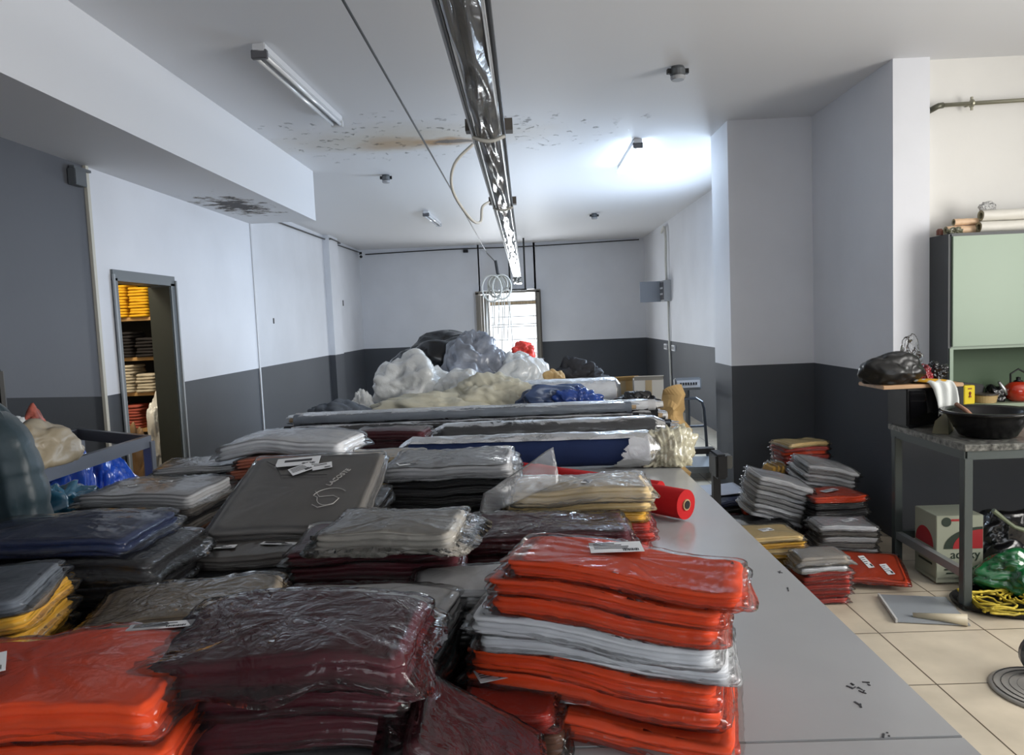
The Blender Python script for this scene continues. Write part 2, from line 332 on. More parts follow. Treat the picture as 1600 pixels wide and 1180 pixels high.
# ------------------------------------------------------------------ bagged garments
def fabric(name, col, rough=.8): return mat('cloth_'+name, col, rough, spec=.25, bump=.35, bscale=14, var=.10, vscale=9, sheen=.0)
CL = {k: fabric(k, c) for k, c in dict(
    orange=(.93, .072, .006), red=(.50, .030, .014), white=(.88, .89, .93), maroon=(.075, .004, .011), charcoal=(.017, .017, .020), navy=(.008, .018, .065),
    khaki=(.32, .25, .165), taupe=(.44, .41, .36), silver=(.50, .50, .51), grey=(.165, .150, .135), yellow=(.78, .42, .04), cream=(.85, .62, .28),
    coral=(.70, .22, .13), brown=(.13, .055, .03), black=(.012, .012, .014), slate=(.13, .15, .18), ochre=(.40, .22, .04)).items()}
FILM = film('bag_film', .012, bscale=26, bstr=.28, gain=.8, rough=.1)
FILMC = film('bag_film_crisp', .012, bscale=30, bstr=.6, rough=.06, gain=1.0)
FILMH = film('bag_film_hazy', .14, bscale=30, bstr=.5, rough=.15, gain=1.1)
M_paper = mat('tag_paper', (.72, .73, .75), .6)
M_ink = mat('tag_ink', (.03, .03, .035), .6)

def outline(w, d, rc, n):
    "points round a rounded rectangle"
    rc = min(rc, w*.45, d*.45); pts = []
    a, b = w/2-rc, d/2-rc; per = 4*(a+b)+2*PI*rc
    segs = [(2*b, 0), (PI/2*rc, 1), (2*a, 2), (PI/2*rc, 3), (2*b, 4), (PI/2*rc, 5), (2*a, 6), (PI/2*rc, 7)]
    for i in range(n):
        s = per*i/n
        for L_, k in segs:
            if s <= L_ or k == 7: break
            s -= L_
        if k == 0: p = (w/2, -b+s)
        elif k == 2: p = (a-s, d/2)
        elif k == 4: p = (-w/2, b-s)
        elif k == 6: p = (-a+s, -d/2)
        else:
            an = s/rc; c = {1: (a, b, 0), 3: (-a, b, PI/2), 5: (-a, -b, PI), 7: (a, -b, 1.5*PI)}[k]
            p = (c[0]+rc*math.cos(c[2]+an), c[1]+rc*math.sin(c[2]+an))
        pts.append(p)
    return pts

def slab(w, d, t, seed, n=56, levels=8, rc=.03, fold=.005, nse=.004, puff=.25, flare=0, grow=0, bend=None, zoff=0, crk=30):
    """folded garment (or, with flare, the bag round it): stacked outlines, folds on the side, soft top"""
    rnd = random.Random(seed); out = outline(w+2*grow, d+2*grow, rc, n); V = []; F = []
    offs = []; ff = 0
    for k in range(levels+1):
        if k % 4 == 0: ff = rnd.uniform(-1.3, .5); offs.append(-2.2*fold)
        else: offs.append(ff*fold)
    if flare: offs = [min(o, .3*fold)*.85 for o in offs]
    def put(x, y, z, k=0):
        a = nse
        p = Vector((x, y, z))
        x += nz(p, 6, seed)*a*1.5 + nz(p, crk, seed+5)*a*.7; y += nz(p, 6, seed+9)*a*1.5 + nz(p, crk, seed+6)*a*.7
        z += nz((x, y, 0), 5, seed+3)*a*1.6 + (abs(nz((x, y, z), crk, seed+4))*a*1.3 if flare else nz((x, y, z), 30, seed+4)*a*.3)
        if bend: z += bend(x, y)
        V.append((x, y, z))
    for k in range(levels+1):
        e = 2*k/levels-1; z = zoff-grow*.4 + (t+grow*.8)*k/levels
        off = -t*.20*(1-math.sqrt(max(0, 1-.96*e*e))) + offs[k]
        for i, (x, y) in enumerate(out):
            f = 0
            if flare and abs(e) < .35: f = flare*(1-abs(e)/.35)*(.6+.8*max(-.6, nz((x*9, y*9, seed), 1, seed)))
            l = math.hypot(x, y); q = 1+(off+f)/max(l, .05)
            if flare: q = 1+(off*.8+f)/max(l, .05)
            put(x*q, y*q, z-(f*.5 if flare else 0))
    for k in range(levels):
        for i in range(n): j = (i+1) % n; F.append((k*n+i, k*n+j, (k+1)*n+j, (k+1)*n+i))
    for sgn, base in ((1, levels*n), (-1, 0)):
        prev = base; zc = zoff + (t+grow*.4 if sgn > 0 else -grow*.4)
        e_off = -t*.20*(1-math.sqrt(.04))
        for s in (.94, .86, .76, .64, .5, .35, .18):
            st = len(V)
            for (x, y) in out:
                l = math.hypot(x, y); q = (1+e_off/max(l, .05))*s
                put(x*q, y*q, zc + (puff*t*(1-s*s)*.5 if sgn > 0 else 0))
            for i in range(n):
                j = (i+1) % n
                F.append((prev+i, prev+j, st+j, st+i) if sgn > 0 else (prev+j, prev+i, st+i, st+j))
            prev = st
        c = len(V); put(0, 0, zc + (puff*t*.5 if sgn > 0 else 0))
        for i in range(n):
            j = (i+1) % n; F.append((prev+i, prev+j, c) if sgn > 0 else (prev+j, prev+i, c))
    return V, F

ORD = ['topmost', 'second', 'third', 'fourth', 'fifth', 'sixth', 'seventh', 'eighth', 'ninth', 'tenth', 'eleventh', 'twelfth', 'thirteenth', 'fourteenth']
CNAME = dict(orange='bright orange', red='red orange', white='white', maroon='dark maroon', charcoal='charcoal', navy='navy blue', khaki='khaki', taupe='pale taupe', silver='silver grey',
             grey='warm grey', yellow='yellow', cream='cream yellow', coral='coral', brown='dark brown', black='black', slate='blue grey', ochre='ochre')
PSEED = [100]
def tag_mesh(w, h, seed, parent, loc, rot, name='paper_tag', lines=4):
    "paper tag with printed lines and a bar code"
    o = MB().box((0, 0, 0), (w, h, .0012)).build(name, M_paper, parent, loc, rot)
    o['label'] = 'white printed paper tag'
    r = random.Random(seed); mb = MB()
    for i in range(lines):
        l = r.uniform(.35, .75)*w; mb.box((-w*.42+l/2, h*(.32-.16*i), .001), (l, h*.045, .0008))
    for i in range(9): mb.box((w*(.12+.035*i), -h*.32, .001), (w*.014*(1+i % 2), h*.2, .0008))
    mb.build('printing', M_ink, o)
    return o
def garment(mtx, w, d, t, color, label, group, bag=True, seed=None, bagmat=None, bend=None, flare=.018, puff=.25, nse=.0035, fold=.0085, tagat=None, rc=.022, levels=12, cat='garment'):
    PSEED[0] += 1; seed = PSEED[0] if seed is None else seed
    V, F = slab(w-.02, d-.02, t*.93, seed, n=72, nse=nse, fold=fold, puff=puff, bend=bend, zoff=t*.03, rc=rc, levels=levels)
    o = mesh_obj('folded_garment', V, F, CL[color], smooth=True); o.matrix_world = mtx
    tag(o, label, cat, group)
    if bag:
        V, F = slab(w-.012, d-.012, t*.95, seed, n=96, nse=nse*.9, fold=fold*.8, puff=puff+.04, grow=.0045, flare=flare*1.3, bend=bend, zoff=t*.03, rc=rc*.6, levels=12, crk=40)
        mesh_obj('plastic_bag', V, F, bagmat or FILM, parent=o, smooth=True)
    if tagat:
        for i, (x, y, tw, th, rz) in enumerate(tagat):
            z = t*(.93+puff*.42*(1-(2*x/w)**2)*(1-(2*y/d)**2)) + .004 + (bend(x, y) if bend else 0)
            tag_mesh(tw, th, seed+i, o, (x, y, z+.004), (0, 0, rz))
    return o
def stack(base, rz, w, d, packs, where, group, tilt=(0, 0), jit=.012, bend=None, slide=(0, 0), tags=None, nse=.0035, flare=.016, bagmat=None, puff=.10, seed=1, wave=.010):
    """a pile of bagged garments; packs listed from the top down as (colour, thickness[, dict])"""
    r = random.Random(seed*17+3)
    M0 = Matrix.Translation(base) @ Euler((tilt[0], tilt[1], math.radians(rz))).to_matrix().to_4x4()
    z = 0; n = len(packs)
    b0 = bend
    bend = lambda x, y: (b0(x, y) if b0 else 0) + wave*nz((x, y, 0), 4.5, seed) + wave*.35*nz((x, y, 1), 11, seed)
    for k in range(n-1, -1, -1):
        c, t = packs[k][0], packs[k][1]; o = packs[k][2] if len(packs[k]) > 2 else {}
        up = n-1-k
        jx, jy = r.uniform(-jit, jit)+slide[0]*up+o.get('dx', 0), r.uniform(-jit, jit)+slide[1]*up+o.get('dy', 0)
        M = M0 @ Matrix.Translation((jx, jy, z)) @ Matrix.Rotation(math.radians(r.uniform(-2.5, 2.5)+o.get('rz', 0)), 4, 'Z')
        if k == 0: pos = 'topmost of'
        elif k == n-1: pos = 'lowest of'
        else: pos = ORD[k]+' from top of'
        lb = '%s bagged garment, %s %s' % (CNAME[c], pos, where)
        if len(lb.split()) > 16: lb = '%s garment, %s %s' % (CNAME[c], pos, where)
        lb = o.get('label', lb)
        garment(M, o.get('w', w)+r.uniform(-.01, .01), o.get('d', d)+r.uniform(-.01, .01), t, c, lb, group, bend=o.get('bend', bend), nse=o.get('nse', nse), flare=o.get('flare', flare),
                bagmat=o.get('bagmat', bagmat), puff=o.get('puff', puff), tagat=o.get('tags'), bag=o.get('bag', True), seed=seed*50+k)
        z += t
    return z
TT = .862   # cutting table top
G1 = 'bagged garments on the cutting table'
def droop(a, b=0): return lambda x, y: -a*(abs(x)/.2)**2.4*.02 - b*x
# A  tall orange and white pile at the front right
def benda(x, y): return -.010*math.sin((x+.05)*9) - .085*max(0, x+.01) - .02*max(0, -x-.1)
stack((.135, 1.385, TT), -15, .43, .27, [('orange', .032, dict(dx=.045, dy=-.03, w=.44, d=.20, tags=[(-.02, .03, .10, .06, .3)])), ('orange', .030, dict(dx=.015, w=.43, d=.21, dy=-.03)), ('orange', .036, dict(w=.44, d=.22, dy=-.025)),
    ('white', .036, dict(w=.46, dx=-.01, d=.23, dy=-.02)), ('white', .034, dict(w=.46, d=.24, dy=-.02)), ('orange', .040, dict(w=.47, dx=-.02)), ('orange', .040, dict(w=.48, dx=-.02, d=.28)), ('orange', .044, dict(w=.47, d=.31, dy=-.01, tags=[(-.06, -.10, .08, .03, 0)]))],
    'tall orange and white pile at table edge', G1, bend=benda, jit=.008, seed=2, bagmat=FILM, nse=.0045, flare=.014, wave=.006, puff=.06)
# B  maroon pile at the front middle
stack((-.40, 1.12, TT), 2, .43, .27, [('maroon', .052, dict(puff=0.33, bagmat=FILMC, d=.30, nse=.007, flare=.03))]+[('maroon', .046), ('maroon', .046), ('black', .046), ('maroon', .046), ('maroon', .046)],
    'maroon pile at front middle', G1, seed=3, bend=droop(.7))
# C  maroon packs slumped between the front piles
for i, (x, y, z, ry, c) in enumerate([(-.125, 1.00, TT+.06, 40, 'maroon'), (-.105, 1.04, TT+.10, 34, 'maroon')]):
    M = Matrix.Translation((x, y, z)) @ Euler((.05, math.radians(ry), .08)).to_matrix().to_4x4()
    garment(M, .24, .22, .03, c, ['dark maroon bagged garment standing on edge against the front maroon pile', 'second dark maroon bagged garment sloping towards the tall orange pile'][i], G1, bagmat=FILMC, flare=.03)
stack((-.06, 1.30, TT), -10, .20, .20, [('red', .03, dict(label='red orange bagged garment with white tag low beside tall orange pile', tags=[(-.04, .02, .06, .05, .5)], bagmat=FILMC)), ('brown', .04, dict(label='dark brown bagged garment flat under red one beside tall orange pile', w=.24))], '', G1, seed=5)
# D  orange pile at the front left
stack((-.72, 1.0, TT), 3, .46, .29, [('orange', .05, dict(tags=[(-.07, -.0, .055, .075, .5), (.13, .12, .10, .025, .05)], puff=0.28, nse=.006)), ('orange', .045), ('orange', .045), ('orange', .045), ('orange', .045), ('orange', .04)],
    'orange pile at front left corner', G1, seed=6, bend=droop(.5))
# E  yellow pile at the left edge
stack((-1.11, 1.34, TT), 14, .34, .27, [('slate', .03), ('yellow', .034, dict(bag=True)), ('yellow', .034), ('yellow', .034), ('yellow', .034), ('khaki', .03), ('ochre', .04), ('orange', .04)], 'yellow and blue grey pile at left edge', G1, seed=7)
# F  khaki pile
stack((-.70, 1.44, TT), 14, .37, .27, [('khaki', .05, dict(puff=0.39, bagmat=FILMC, nse=.006, flare=.03)), ('brown', .035), ('khaki', .035, dict(dx=-.04, w=.40)), ('red', .04), ('brown', .05)], 'khaki pile behind the front orange pile', G1, seed=8, bend=droop(.6))
# G  silver pile behind the maroon one
stack((-.37, 1.42, TT), -6, .40, .27, [('silver', .045, dict(puff=0.33, nse=.006)), ('charcoal', .04), ('maroon', .05), ('maroon', .05)], 'silver topped pile behind front maroon pile', G1, seed=9, bend=droop(.5))
# H  charcoal pile with a navy bag on top
stack((-1.10, 1.73, TT), 3, .48, .32, [('navy', .045, dict(dx=-.06, dy=.02, puff=0.33, rz=2, nse=.006)), ('charcoal', .06, dict(puff=0.28, bagmat=FILMC, flare=.035)), ('charcoal', .05, dict(bagmat=FILMC, dx=.015)), ('charcoal', .045), ('charcoal', .045), ('charcoal', .045)],
    'charcoal and navy pile at left', G1, seed=10, bend=droop(.4), nse=.005)
# I  grey pile
stack((-.74, 1.94, TT), -2, .40, .26, [('grey', .035, dict(puff=0.28, tags=[(-.10, -.06, .09, .025, .1), (.06, -.05, .10, .02, -.15)])), ('charcoal', .03), ('grey', .03), ('charcoal', .035), ('charcoal', .035)], 'grey pile in front of the propped grey bag', G1, seed=11)
# J  maroon pile with a taupe bag on it
stack((-.39, 1.80, TT), 2, .41, .28, [('taupe', .045, dict(w=.35, d=.25, dx=.05, dy=-.05, rz=-6, puff=0.61, flare=.045, bagmat=FILMC, nse=.006, label='pale taupe bagged garment lying askew on top of the middle maroon pile')),
    ('maroon', .036), ('maroon', .036), ('maroon', .036), ('maroon', .036), ('maroon', .036), ('maroon', .036)], 'middle maroon pile under the taupe bag', G1, seed=12)
# L  small grey pile beside the orange one
stack((-.165, 1.58, TT), 6, .24, .19, [('silver', .04, dict(puff=0.44)), ('charcoal', .035), ('black', .035), ('black', .035), ('charcoal', .03)], 'small grey pile left of tall orange pile', G1, seed=13)
# M  pile carrying the big propped grey bag
stack((-.69, 2.32, TT), 0, .42, .28, [('charcoal', .045), ('grey', .05), ('charcoal', .05), ('charcoal', .05)], 'dark pile under the propped grey bag', G1, seed=14)
Mm = Matrix.Translation((-.685, 2.16, 1.085)) @ Euler((math.radians(19), 0, math.radians(-2))).to_matrix().to_4x4()
big = garment(Mm, .44, .44, .045, 'grey', 'large warm grey bagged garment with paper tags, propped up facing the camera', G1, bagmat=film('bag_film_smooth', .05, bscale=16, bstr=.25, gain=.9), puff=.15, nse=.003, rc=.02, flare=.01)
t1 = tag_mesh(.135, .05, 3, big, (-.055, .145, .056), (0, 0, .12), lines=0)
MB().box((.0, .004, .0012), (.085, .012, .001)).build('dark_stripe', M_ink, t1)
tag_mesh(.07, .045, 5, big, (-.03, .095, .058), (0, 0, .65))
tag_mesh(.06, .035, 6, big, (.03, .115, .054), (0, 0, .3), lines=2)
M_emb = mat('bag_print', (.42, .40, .38), .4)
text_mesh('bag_lettering', 'LACOSTE', .024, M_emb, big, (.10, .045, .0545), (0, 0, 1.15))
sw = MB()
sw.tube([(.10+.05*math.cos(a)*(1 if a < PI else .7), -.06+.045*math.sin(a), .0535) for a in [PI*.2+i*PI*1.5/20 for i in range(21)]], .0012, 6)
sw.tube([(.05, -.03, .053), (.07, -.06, .053), (.11, -.055, .053), (.13, -.07, .053), (.12, -.10, .053), (.08, -.115, .053), (.06, -.10, .053)], .0012, 6)
sw.build('bag_ornament', M_emb, big)
MB().tube([(-.16, .155, .053), (-.12, .12, .057), (-.085, .065, .055), (.06, .06, .055)], .0011, 6).build('tag_string', M_ink, big)
# N  grey pile left
stack((-1.41, 2.67, TT), -4, .44, .36, [('silver', .045, dict(puff=0.22, tags=[(.03, .0, .05, .016, .1), (-.08, -.03, .03, .012, .5)], flare=.03)), ('grey', .028), ('charcoal', .028), ('grey', .028), ('brown', .03), ('charcoal', .03)], 'wide grey pile by the wire cage', G1, seed=15, bend=droop(.4), slide=(.003, 0))
# O  striped grey packs behind it
stack((-1.42, 3.10, TT), 8, .34, .3, [('silver', .03), ('charcoal', .03), ('silver', .03), ('charcoal', .03), ('grey', .03), ('charcoal', .04)], 'striped grey pile behind the wide grey pile', G1, seed=16, bagmat=FILMC)
# P/Q white, coral and yellow packs
stack((-1.0, 3.10, TT), -4, .46, .30, [('white', .06, dict(w=.56, d=.34, puff=0.44, flare=.035, nse=.006)), ('coral', .04, dict(dy=-.08, w=.40)), ('coral', .04, dict(dy=-.06)), ('grey', .05), ('charcoal', .05), ('charcoal', .05)], 'white and coral pile', G1, seed=17, bend=droop(.5))
stack((-.66, 2.98, TT), -3, .42, .26, [('cream', .04, dict(w=.46, bagmat=FILMH, puff=0.33)), ('yellow', .04), ('cream', .045), ('grey', .045), ('grey', .045)], 'cream yellow pile behind the propped grey bag', G1, seed=18)
stack((-.78, 3.42, TT), 3, .50, .26, [('silver', .05, dict(bagmat=FILMH, puff=0.44, flare=.04)), ('silver', .05)], 'pale grey pile in front of the fabric rolls', G1, seed=19)
# S  grey on charcoal
stack((-.285, 2.72, TT), -2, .47, .38, [('silver', .05, dict(puff=0.33, flare=.03, nse=.006, bagmat=FILMC, tags=[(-.15, -.12, .07, .05, .4)])), ('charcoal', .026), ('charcoal', .026), ('black', .026), ('charcoal', .026), ('black', .026), ('charcoal', .026), ('black', .03)], 'silver on charcoal pile in mid table', G1, seed=20)
# T  maroon by the rolls
stack((-.74, 3.90, TT), -6, .42, .28, [('maroon', .05, dict(puff=0.28)), ('maroon', .045), ('charcoal', .05), ('charcoal', .04)], 'maroon pile beside the dark fabric roll', G1, seed=21)
# U  yellow / cream / red
stack((.145, 2.39, TT), -3, .47, .26, [('cream', .05, dict(puff=0.39, bagmat=FILMH, flare=.02, nse=.007, tags=[(.02, -.05, .03, .05, -.3)])), ('cream', .03), ('yellow', .03), ('red', .03), ('red', .03), ('red', .03)], 'cream and red pile beside the red fabric rolls', G1, seed=22)
# V  maroon, silvery film
stack((.04, 2.075, TT), -2, .48, .27, [('maroon', .05, dict(bagmat=FILMC, puff=0.28, nse=.006)), ('maroon', .036), ('maroon', .036), ('maroon', .036)], 'maroon pile behind the tall orange pile', G1, seed=23)
stack((-.05, 1.80, TT), 25, .20, .13, [('ochre', .03, dict(puff=0.44)), ('ochre', .04), ('brown', .04)], 'small ochre pile behind the tall orange pile', G1, seed=24)
# W  empty clear bag standing up between the piles
mb = MB(); nu, nv = 18, 14; A_, B_, C_, D_ = [Vector(v) for v in ((-.17, 2.20, 1.00), (-.15, 2.19, 1.08), (.07, 2.31, 1.195), (.085, 2.28, 1.085))]
for i in range(nu+1):
    for j in range(nv+1):
        u_, v_ = i/nu, j/nv
        p = (A_*(1-v_)+B_*v_)*(1-u_) + (D_*(1-v_)+C_*v_)*u_
        p.y += nz(p, 14, 3)*.02; p.z += nz(p, 11, 4)*.012; mb.v.append(p)
mb.f = [(i*(nv+1)+j, (i+1)*(nv+1)+j, (i+1)*(nv+1)+j+1, i*(nv+1)+j+1) for i in range(nu) for j in range(nv)]
o = mb.build('empty_bag', FILMH, smooth=True); sm = o.modifiers.new('s', 'SOLIDIFY'); sm.thickness = .002
tag(o, 'empty crumpled clear bag standing up between maroon and cream piles', 'plastic bag')
# ------------------------------------------------------------------ cutting table
M_tab = mat('table_top_grey', (.38, .385, .39), .22, spec=.5, var=.05, vscale=3)
M_steel = mat('grey_steel', (.13, .14, .15), .45, .5)
tb = empty('cutting_table', (0, 0, 0)); tag(tb, 'long pale grey cutting table carrying all the bagged garments and fabric rolls', 'table')
for y0, y1 in ((-.1, 1.222), (1.225, 3.66), (3.663, 5.4), (5.403, 7.6)):
    MB().box((-.47, (y0+y1)/2, .84), (2.38, y1-y0, .036), bev=.002).build('table_top', M_tab, tb)
MB().box((-.47, 3.75, .80), (2.2, 7.4, .045)).build('apron', M_steel, tb)
for x in (-1.55, .60):
    for y in (.1, 2.5, 5.0, 7.4): MB().box((x, y, .39), (.05, .05, .78)).build('leg', M_steel, tb)
sc = MB(); rr = random.Random(5)
for px, py in ((1325, 1072), (1340, 1078), (1350, 1068), (1352, 1082), (1385, 1148), (1310, 945), (1240, 905), (1245, 895), (1236, 922), (1225, 893), (1345, 1100)):
    for q in range(3):
        p = P2(px+rr.uniform(-8, 8), py+rr.uniform(-3, 3), h=.8585); 
        if p.x < .7: sc.box(p, (rr.uniform(.003, .014), rr.uniform(.002, .004), .0012), (0, 0, rr.uniform(0, 3)))
sc.build('scuff_marks', M_ink, tb)
# ------------------------------------------------------------------ fabric rolls
def roll(a, b, r, m, label, group, film_m=None, core=True, seed=1, crk=.006, cname='cardboard_core', ends=None, rf=1.12, arc=0, ext=.03):
    a, b = Vector(a), Vector(b); ax = (b-a).normalized(); L_ = (b-a).length
    s1 = ax.cross(Vector((0, 0, 1))).normalized(); s2 = ax.cross(s1)
    def cyl(r, n, seg, crk, sd, over=0, closed=True, taper=0, arc=0):
        V = []; 
        for i in range(n+1):
            u_ = -over+(L_+2*over)*i/n
            q = 1-(taper*max(0, (abs(i/n-.5)*2-.9)*10) if taper else 0)
            for k in range(seg):
                an = 2*PI*k/seg; v = s1*math.cos(an)+s2*math.sin(an); p = a+ax*u_
                rrr = r*q*(1+(nz((u_*3, math.cos(an), math.sin(an)), 2.2, sd)*crk/.02*.12 + nz((u_*14, math.cos(an)*3, math.sin(an)*3), 1, sd+2)*crk*6))
                V.append(p+v*rrr)
        F = [(i*seg+k, (i+1)*seg+k, (i+1)*seg+(k+1) % seg, i*seg+(k+1) % seg) for i in range(n) for k in range(seg)]
        if arc: F = [f for f in F if not ((f[0] % seg + arc[0]) % seg < arc[1] and f[0]//seg < n*arc[2]-((f[0] % seg + seg//2) % seg)*.5+4*nz((f[0] % seg*.3, 0, 0), 1, 2))]
        if closed: F += [tuple(range(seg)), tuple(n*seg+k for k in range(seg-1, -1, -1))]
        return V, F
    V, F = cyl(r, 30, 28, crk*.5, seed); o = mesh_obj('fabric_roll', V, F, m, smooth=True); smooth_by_angle(o, 60)
    # origin to the middle
    c = (a+b)/2
    for v in o.data.vertices: v.co -= c
    o.location = c; tag(o, label, 'fabric roll', group)
    if core:
        mb = MB(); mb.tube([a-ax*ext-c, b+ax*ext-c], r*.38, 16); mb.build(cname, M_card if cname[0] == 'c' else M_blk, o, smooth=False)
        mb = MB()
        for q, e in ((-1, a-ax*(ext+.001)), (1, b+ax*(ext+.001))): mb.tube([e-c-ax*.001, e-c+ax*.001], r*.28, 14)
        mb.build('core_hole', M_blk, o)
    if film_m:
        sgf = 96 if arc else 40
        V, F = cyl(r*rf, 200 if arc else 90, sgf, crk*1.5, seed+5, over=.05, closed=False, taper=.45, arc=arc); V = [v-c for v in V]
        mesh_obj('plastic_wrap', V, F, film_m, parent=o, smooth=True)
    return o
M_card = mat('cardboard', (.42, .28, .14), .8, bump=.15, var=.12)
M_blk = mat('black_plastic', (.007, .007, .008), .4, spec=.3)
WRAPW = film('wrap_white', .55, bscale=26, bstr=.5, rough=.2, gain=1.3)
WRAPC = film('wrap_clear', .03, bscale=20, bstr=.45, rough=.10, gain=1.0)
GR = 'fabric rolls laid across the cutting table'
ARC = (12, 43, .97)
roll((-.60, 3.60, .955), (.58, 3.58, .948), .078, CL['navy'], 'navy fabric roll under a loose milky plastic sleeve, nearest of the rolls', GR, WRAPW, seed=31, rf=1.16, arc=ARC)
roll((-.52, 4.32, .935), (.74, 4.32, .935), .068, CL['charcoal'], 'thick dark grey fabric roll in clear film, second nearest', GR, WRAPC, seed=32, cname='plastic_core')
ZR = [(4.475, 0), (4.555, 0), (4.635, 0), (4.715, 0), (4.515, 1), (4.595, 1), (4.675, 1), (4.555, 2), (4.635, 2)]
RC = ['charcoal', 'slate', 'black', 'charcoal', 'black', 'black', 'charcoal', 'slate', 'silver']
RN = ['bottom layer nearest', 'bottom layer second', 'bottom layer third', 'bottom layer rearmost', 'middle layer nearest', 'middle layer centre', 'middle layer rearmost', 'top layer front', 'top layer rear']
for i, ((y, lv), c) in enumerate(zip(ZR, RC)):
    rr = random.Random(i); z = TT+.038+lv*.066
    roll((-1.60+rr.uniform(0, .14)+.04*lv, y, z), (.80+rr.uniform(-.1, .1)-.05*lv, y+.01, z), .036, CL[c], 'thin %s fabric roll in film, %s of the roll heap' % (CNAME[c], RN[i]), GR, WRAPW if i == 8 else WRAPC, seed=40+i, crk=.008, rf=1.08)
roll((-1.3, 4.86, .925), (.86, 4.88, .925), .058, CL['silver'], 'silver grey wrapped roll behind the heap of thin rolls', GR, WRAPW, seed=55)
roll((-1.2, 5.02, .925), (.80, 5.04, .925), .058, CL['black'], 'black wrapped roll, rearmost under the cloth sacks', GR, WRAPC, seed=56)
CL['scarlet'] = fabric('scarlet', (.45, .008, .010))
roll((.02, 3.18, .918), (.545, 2.60, .918), .054, CL['scarlet'], 'scarlet fabric roll with open core pointing at table edge', 'scarlet rolls', seed=51, crk=.004, cname='cardboard_core', ext=.005)
roll((-.10, 3.36, .912), (.50, 2.86, .905), .042, CL['scarlet'], 'smaller scarlet roll lying behind the open ended scarlet roll', 'scarlet rolls', seed=52, crk=.004, ext=.005)
# crumpled yellowish film bunch at the right end of the navy roll
def blob(name, c, size, m, label=None, cat=None, group=None, seed=1, ridge=0, rfreq=9, n1=.18, n2=.06, sub=5, flat=.55, knot=None, parent=None, pleat=0):
    b = bmesh.new(); bmesh.ops.create_icosphere(b, subdivisions=sub, radius=1)
    for v in b.verts:
        p = v.co.copy(); k = 1 + nz(p, 1.3, seed)*n1*2 + nz(p, 3.2, seed+1)*n2*2
        nn = abs(nz(p, 2.4, seed+2)); k += -n2*1.6*(1-min(1, nn*7)) 
        if ridge: k += ridge*math.sin(math.atan2(p.y, p.x)*rfreq + nz(p, 2, seed)*5)*(abs(p.z)**.5)
        if pleat: k += pleat*math.sin(p.x*rfreq + nz(p, 1.5, seed)*4)
        p *= k
        if knot:
            kx, ky, kz, kr = knot; dv = (v.co-Vector((kx, ky, kz)).normalized()).length
            if dv < kr: p += Vector((kx, ky, kz)).normalized()*(.45*(1-dv/kr)**2)
        if p.z < -flat: p.z = -flat-(p.z+flat)*-.08
        v.co = Vector((p.x*size[0]/2, p.y*size[1]/2, (p.z+flat)*size[2]/(1+flat)))
    me = bpy.data.meshes.new(name); b.to_mesh(me); b.free(); me.materials.append(m); me.polygons.foreach_set('use_smooth', [True]*len(me.polygons))
    o = bpy.data.objects.new(name, me); COL.objects.link(o); o.location = c
    if parent: o.parent = parent
    if label: tag(o, label, cat, group)
    return o
M_yfilm = mat('yellow_film', (.52, .49, .36), .25, coat=.6, bump=.5, bscale=30)
blob('plastic_bundle', (.66, 3.60, TT), (.26, .19, .19), M_yfilm, 'crumpled yellowish film bundle at the right end of the navy roll', 'plastic film', seed=5, pleat=.07, rfreq=34, n2=.09)
# black metal frame beside the table, with the cardboard
fr = empty('roll_stand', (.95, 3.9, 0)); tag(fr, 'black metal roll stand on the floor beside the table end', 'stand')
MB().box((.03, -.05, .80), (.06, .16, .13), bev=.01).build('bracket', M_blk, fr)
MB().box((.08, -.02, .81), (.05, .08, .07), bev=.005).build('end_stop', mat('stand_grey', (.05, .05, .045), .4), fr)
MB().box((.03, .0, .39), (.04, .04, .78)).build('post', M_blk, fr)
MB().box((.06, 0, .02), (.12, .5, .04)).build('foot', M_blk, fr)
MB().box((-.02, .12, .845), (.14, .06, .03)).build('crossbar', M_blk, fr)
cbm = mat('cardboard_tan', (.55, .36, .15), .75, bump=.4, bscale=8, var=.15)
mb = MB().tube([(.012*math.sin(i*1.3), .01*math.cos(i*1.7), 1.08*i/22) for i in range(23)], [.085+.012*math.sin(i*2.1)-.03*max(0, i-19)/3 for i in range(23)], 26)
V = [v+Vector((nz(v, 9, 3)*.05, nz(v, 9, 6)*.05, nz(v, 12, 9)*.04)) if .01 < v.z else v for v in mb.v]; F = mb.f
o = mesh_obj('cardboard_sheet', V, F, cbm, loc=(.985, 5.05, .02), rot=(0, 0, .3)); tag(o, 'crumpled tan cardboard standing beside the roll ends', 'cardboard')
# ------------------------------------------------------------------ pile of sacks at the far end of the table
M_bagblk = mat('sack_black', (.006, .006, .008), .22, bump=.5, bscale=12, coat=.3)
M_bagclr = mat('sack_clear_grey', (.26, .28, .33), .2, bump=.8, bscale=20, var=.5, vscale=5, coat=.6)
M_bagwht = mat('sack_white', (.74, .75, .74), .25, bump=.9, bscale=20, coat=.5, var=.12, vscale=4)
M_bagcrm = mat('heap_cream', (.60, .57, .45), .7, bump=.6, bscale=10, var=.12)
G2 = 'sacks of cloth at the far end of the table'
blob('sack', (-.72, 7.0, TT), (1.16, .7, .66), M_bagblk, 'big black plastic sack, highest at the back of the far pile', 'sack', G2, seed=11, n2=.04)
blob('sack', (-.50, 6.42, TT), (.62, .42, .60), M_bagclr, 'clear sack of grey cloth, knotted at its front, before the black sack', 'sack', G2, seed=13, ridge=.045, rfreq=16, n2=.09, knot=(.1, -1, .1, .5))
blob('sack', (-.93, 5.95, TT), (.66, .5, .46), M_bagwht, 'round white sack at the left of the far pile', 'sack', G2, seed=14, n2=.09)
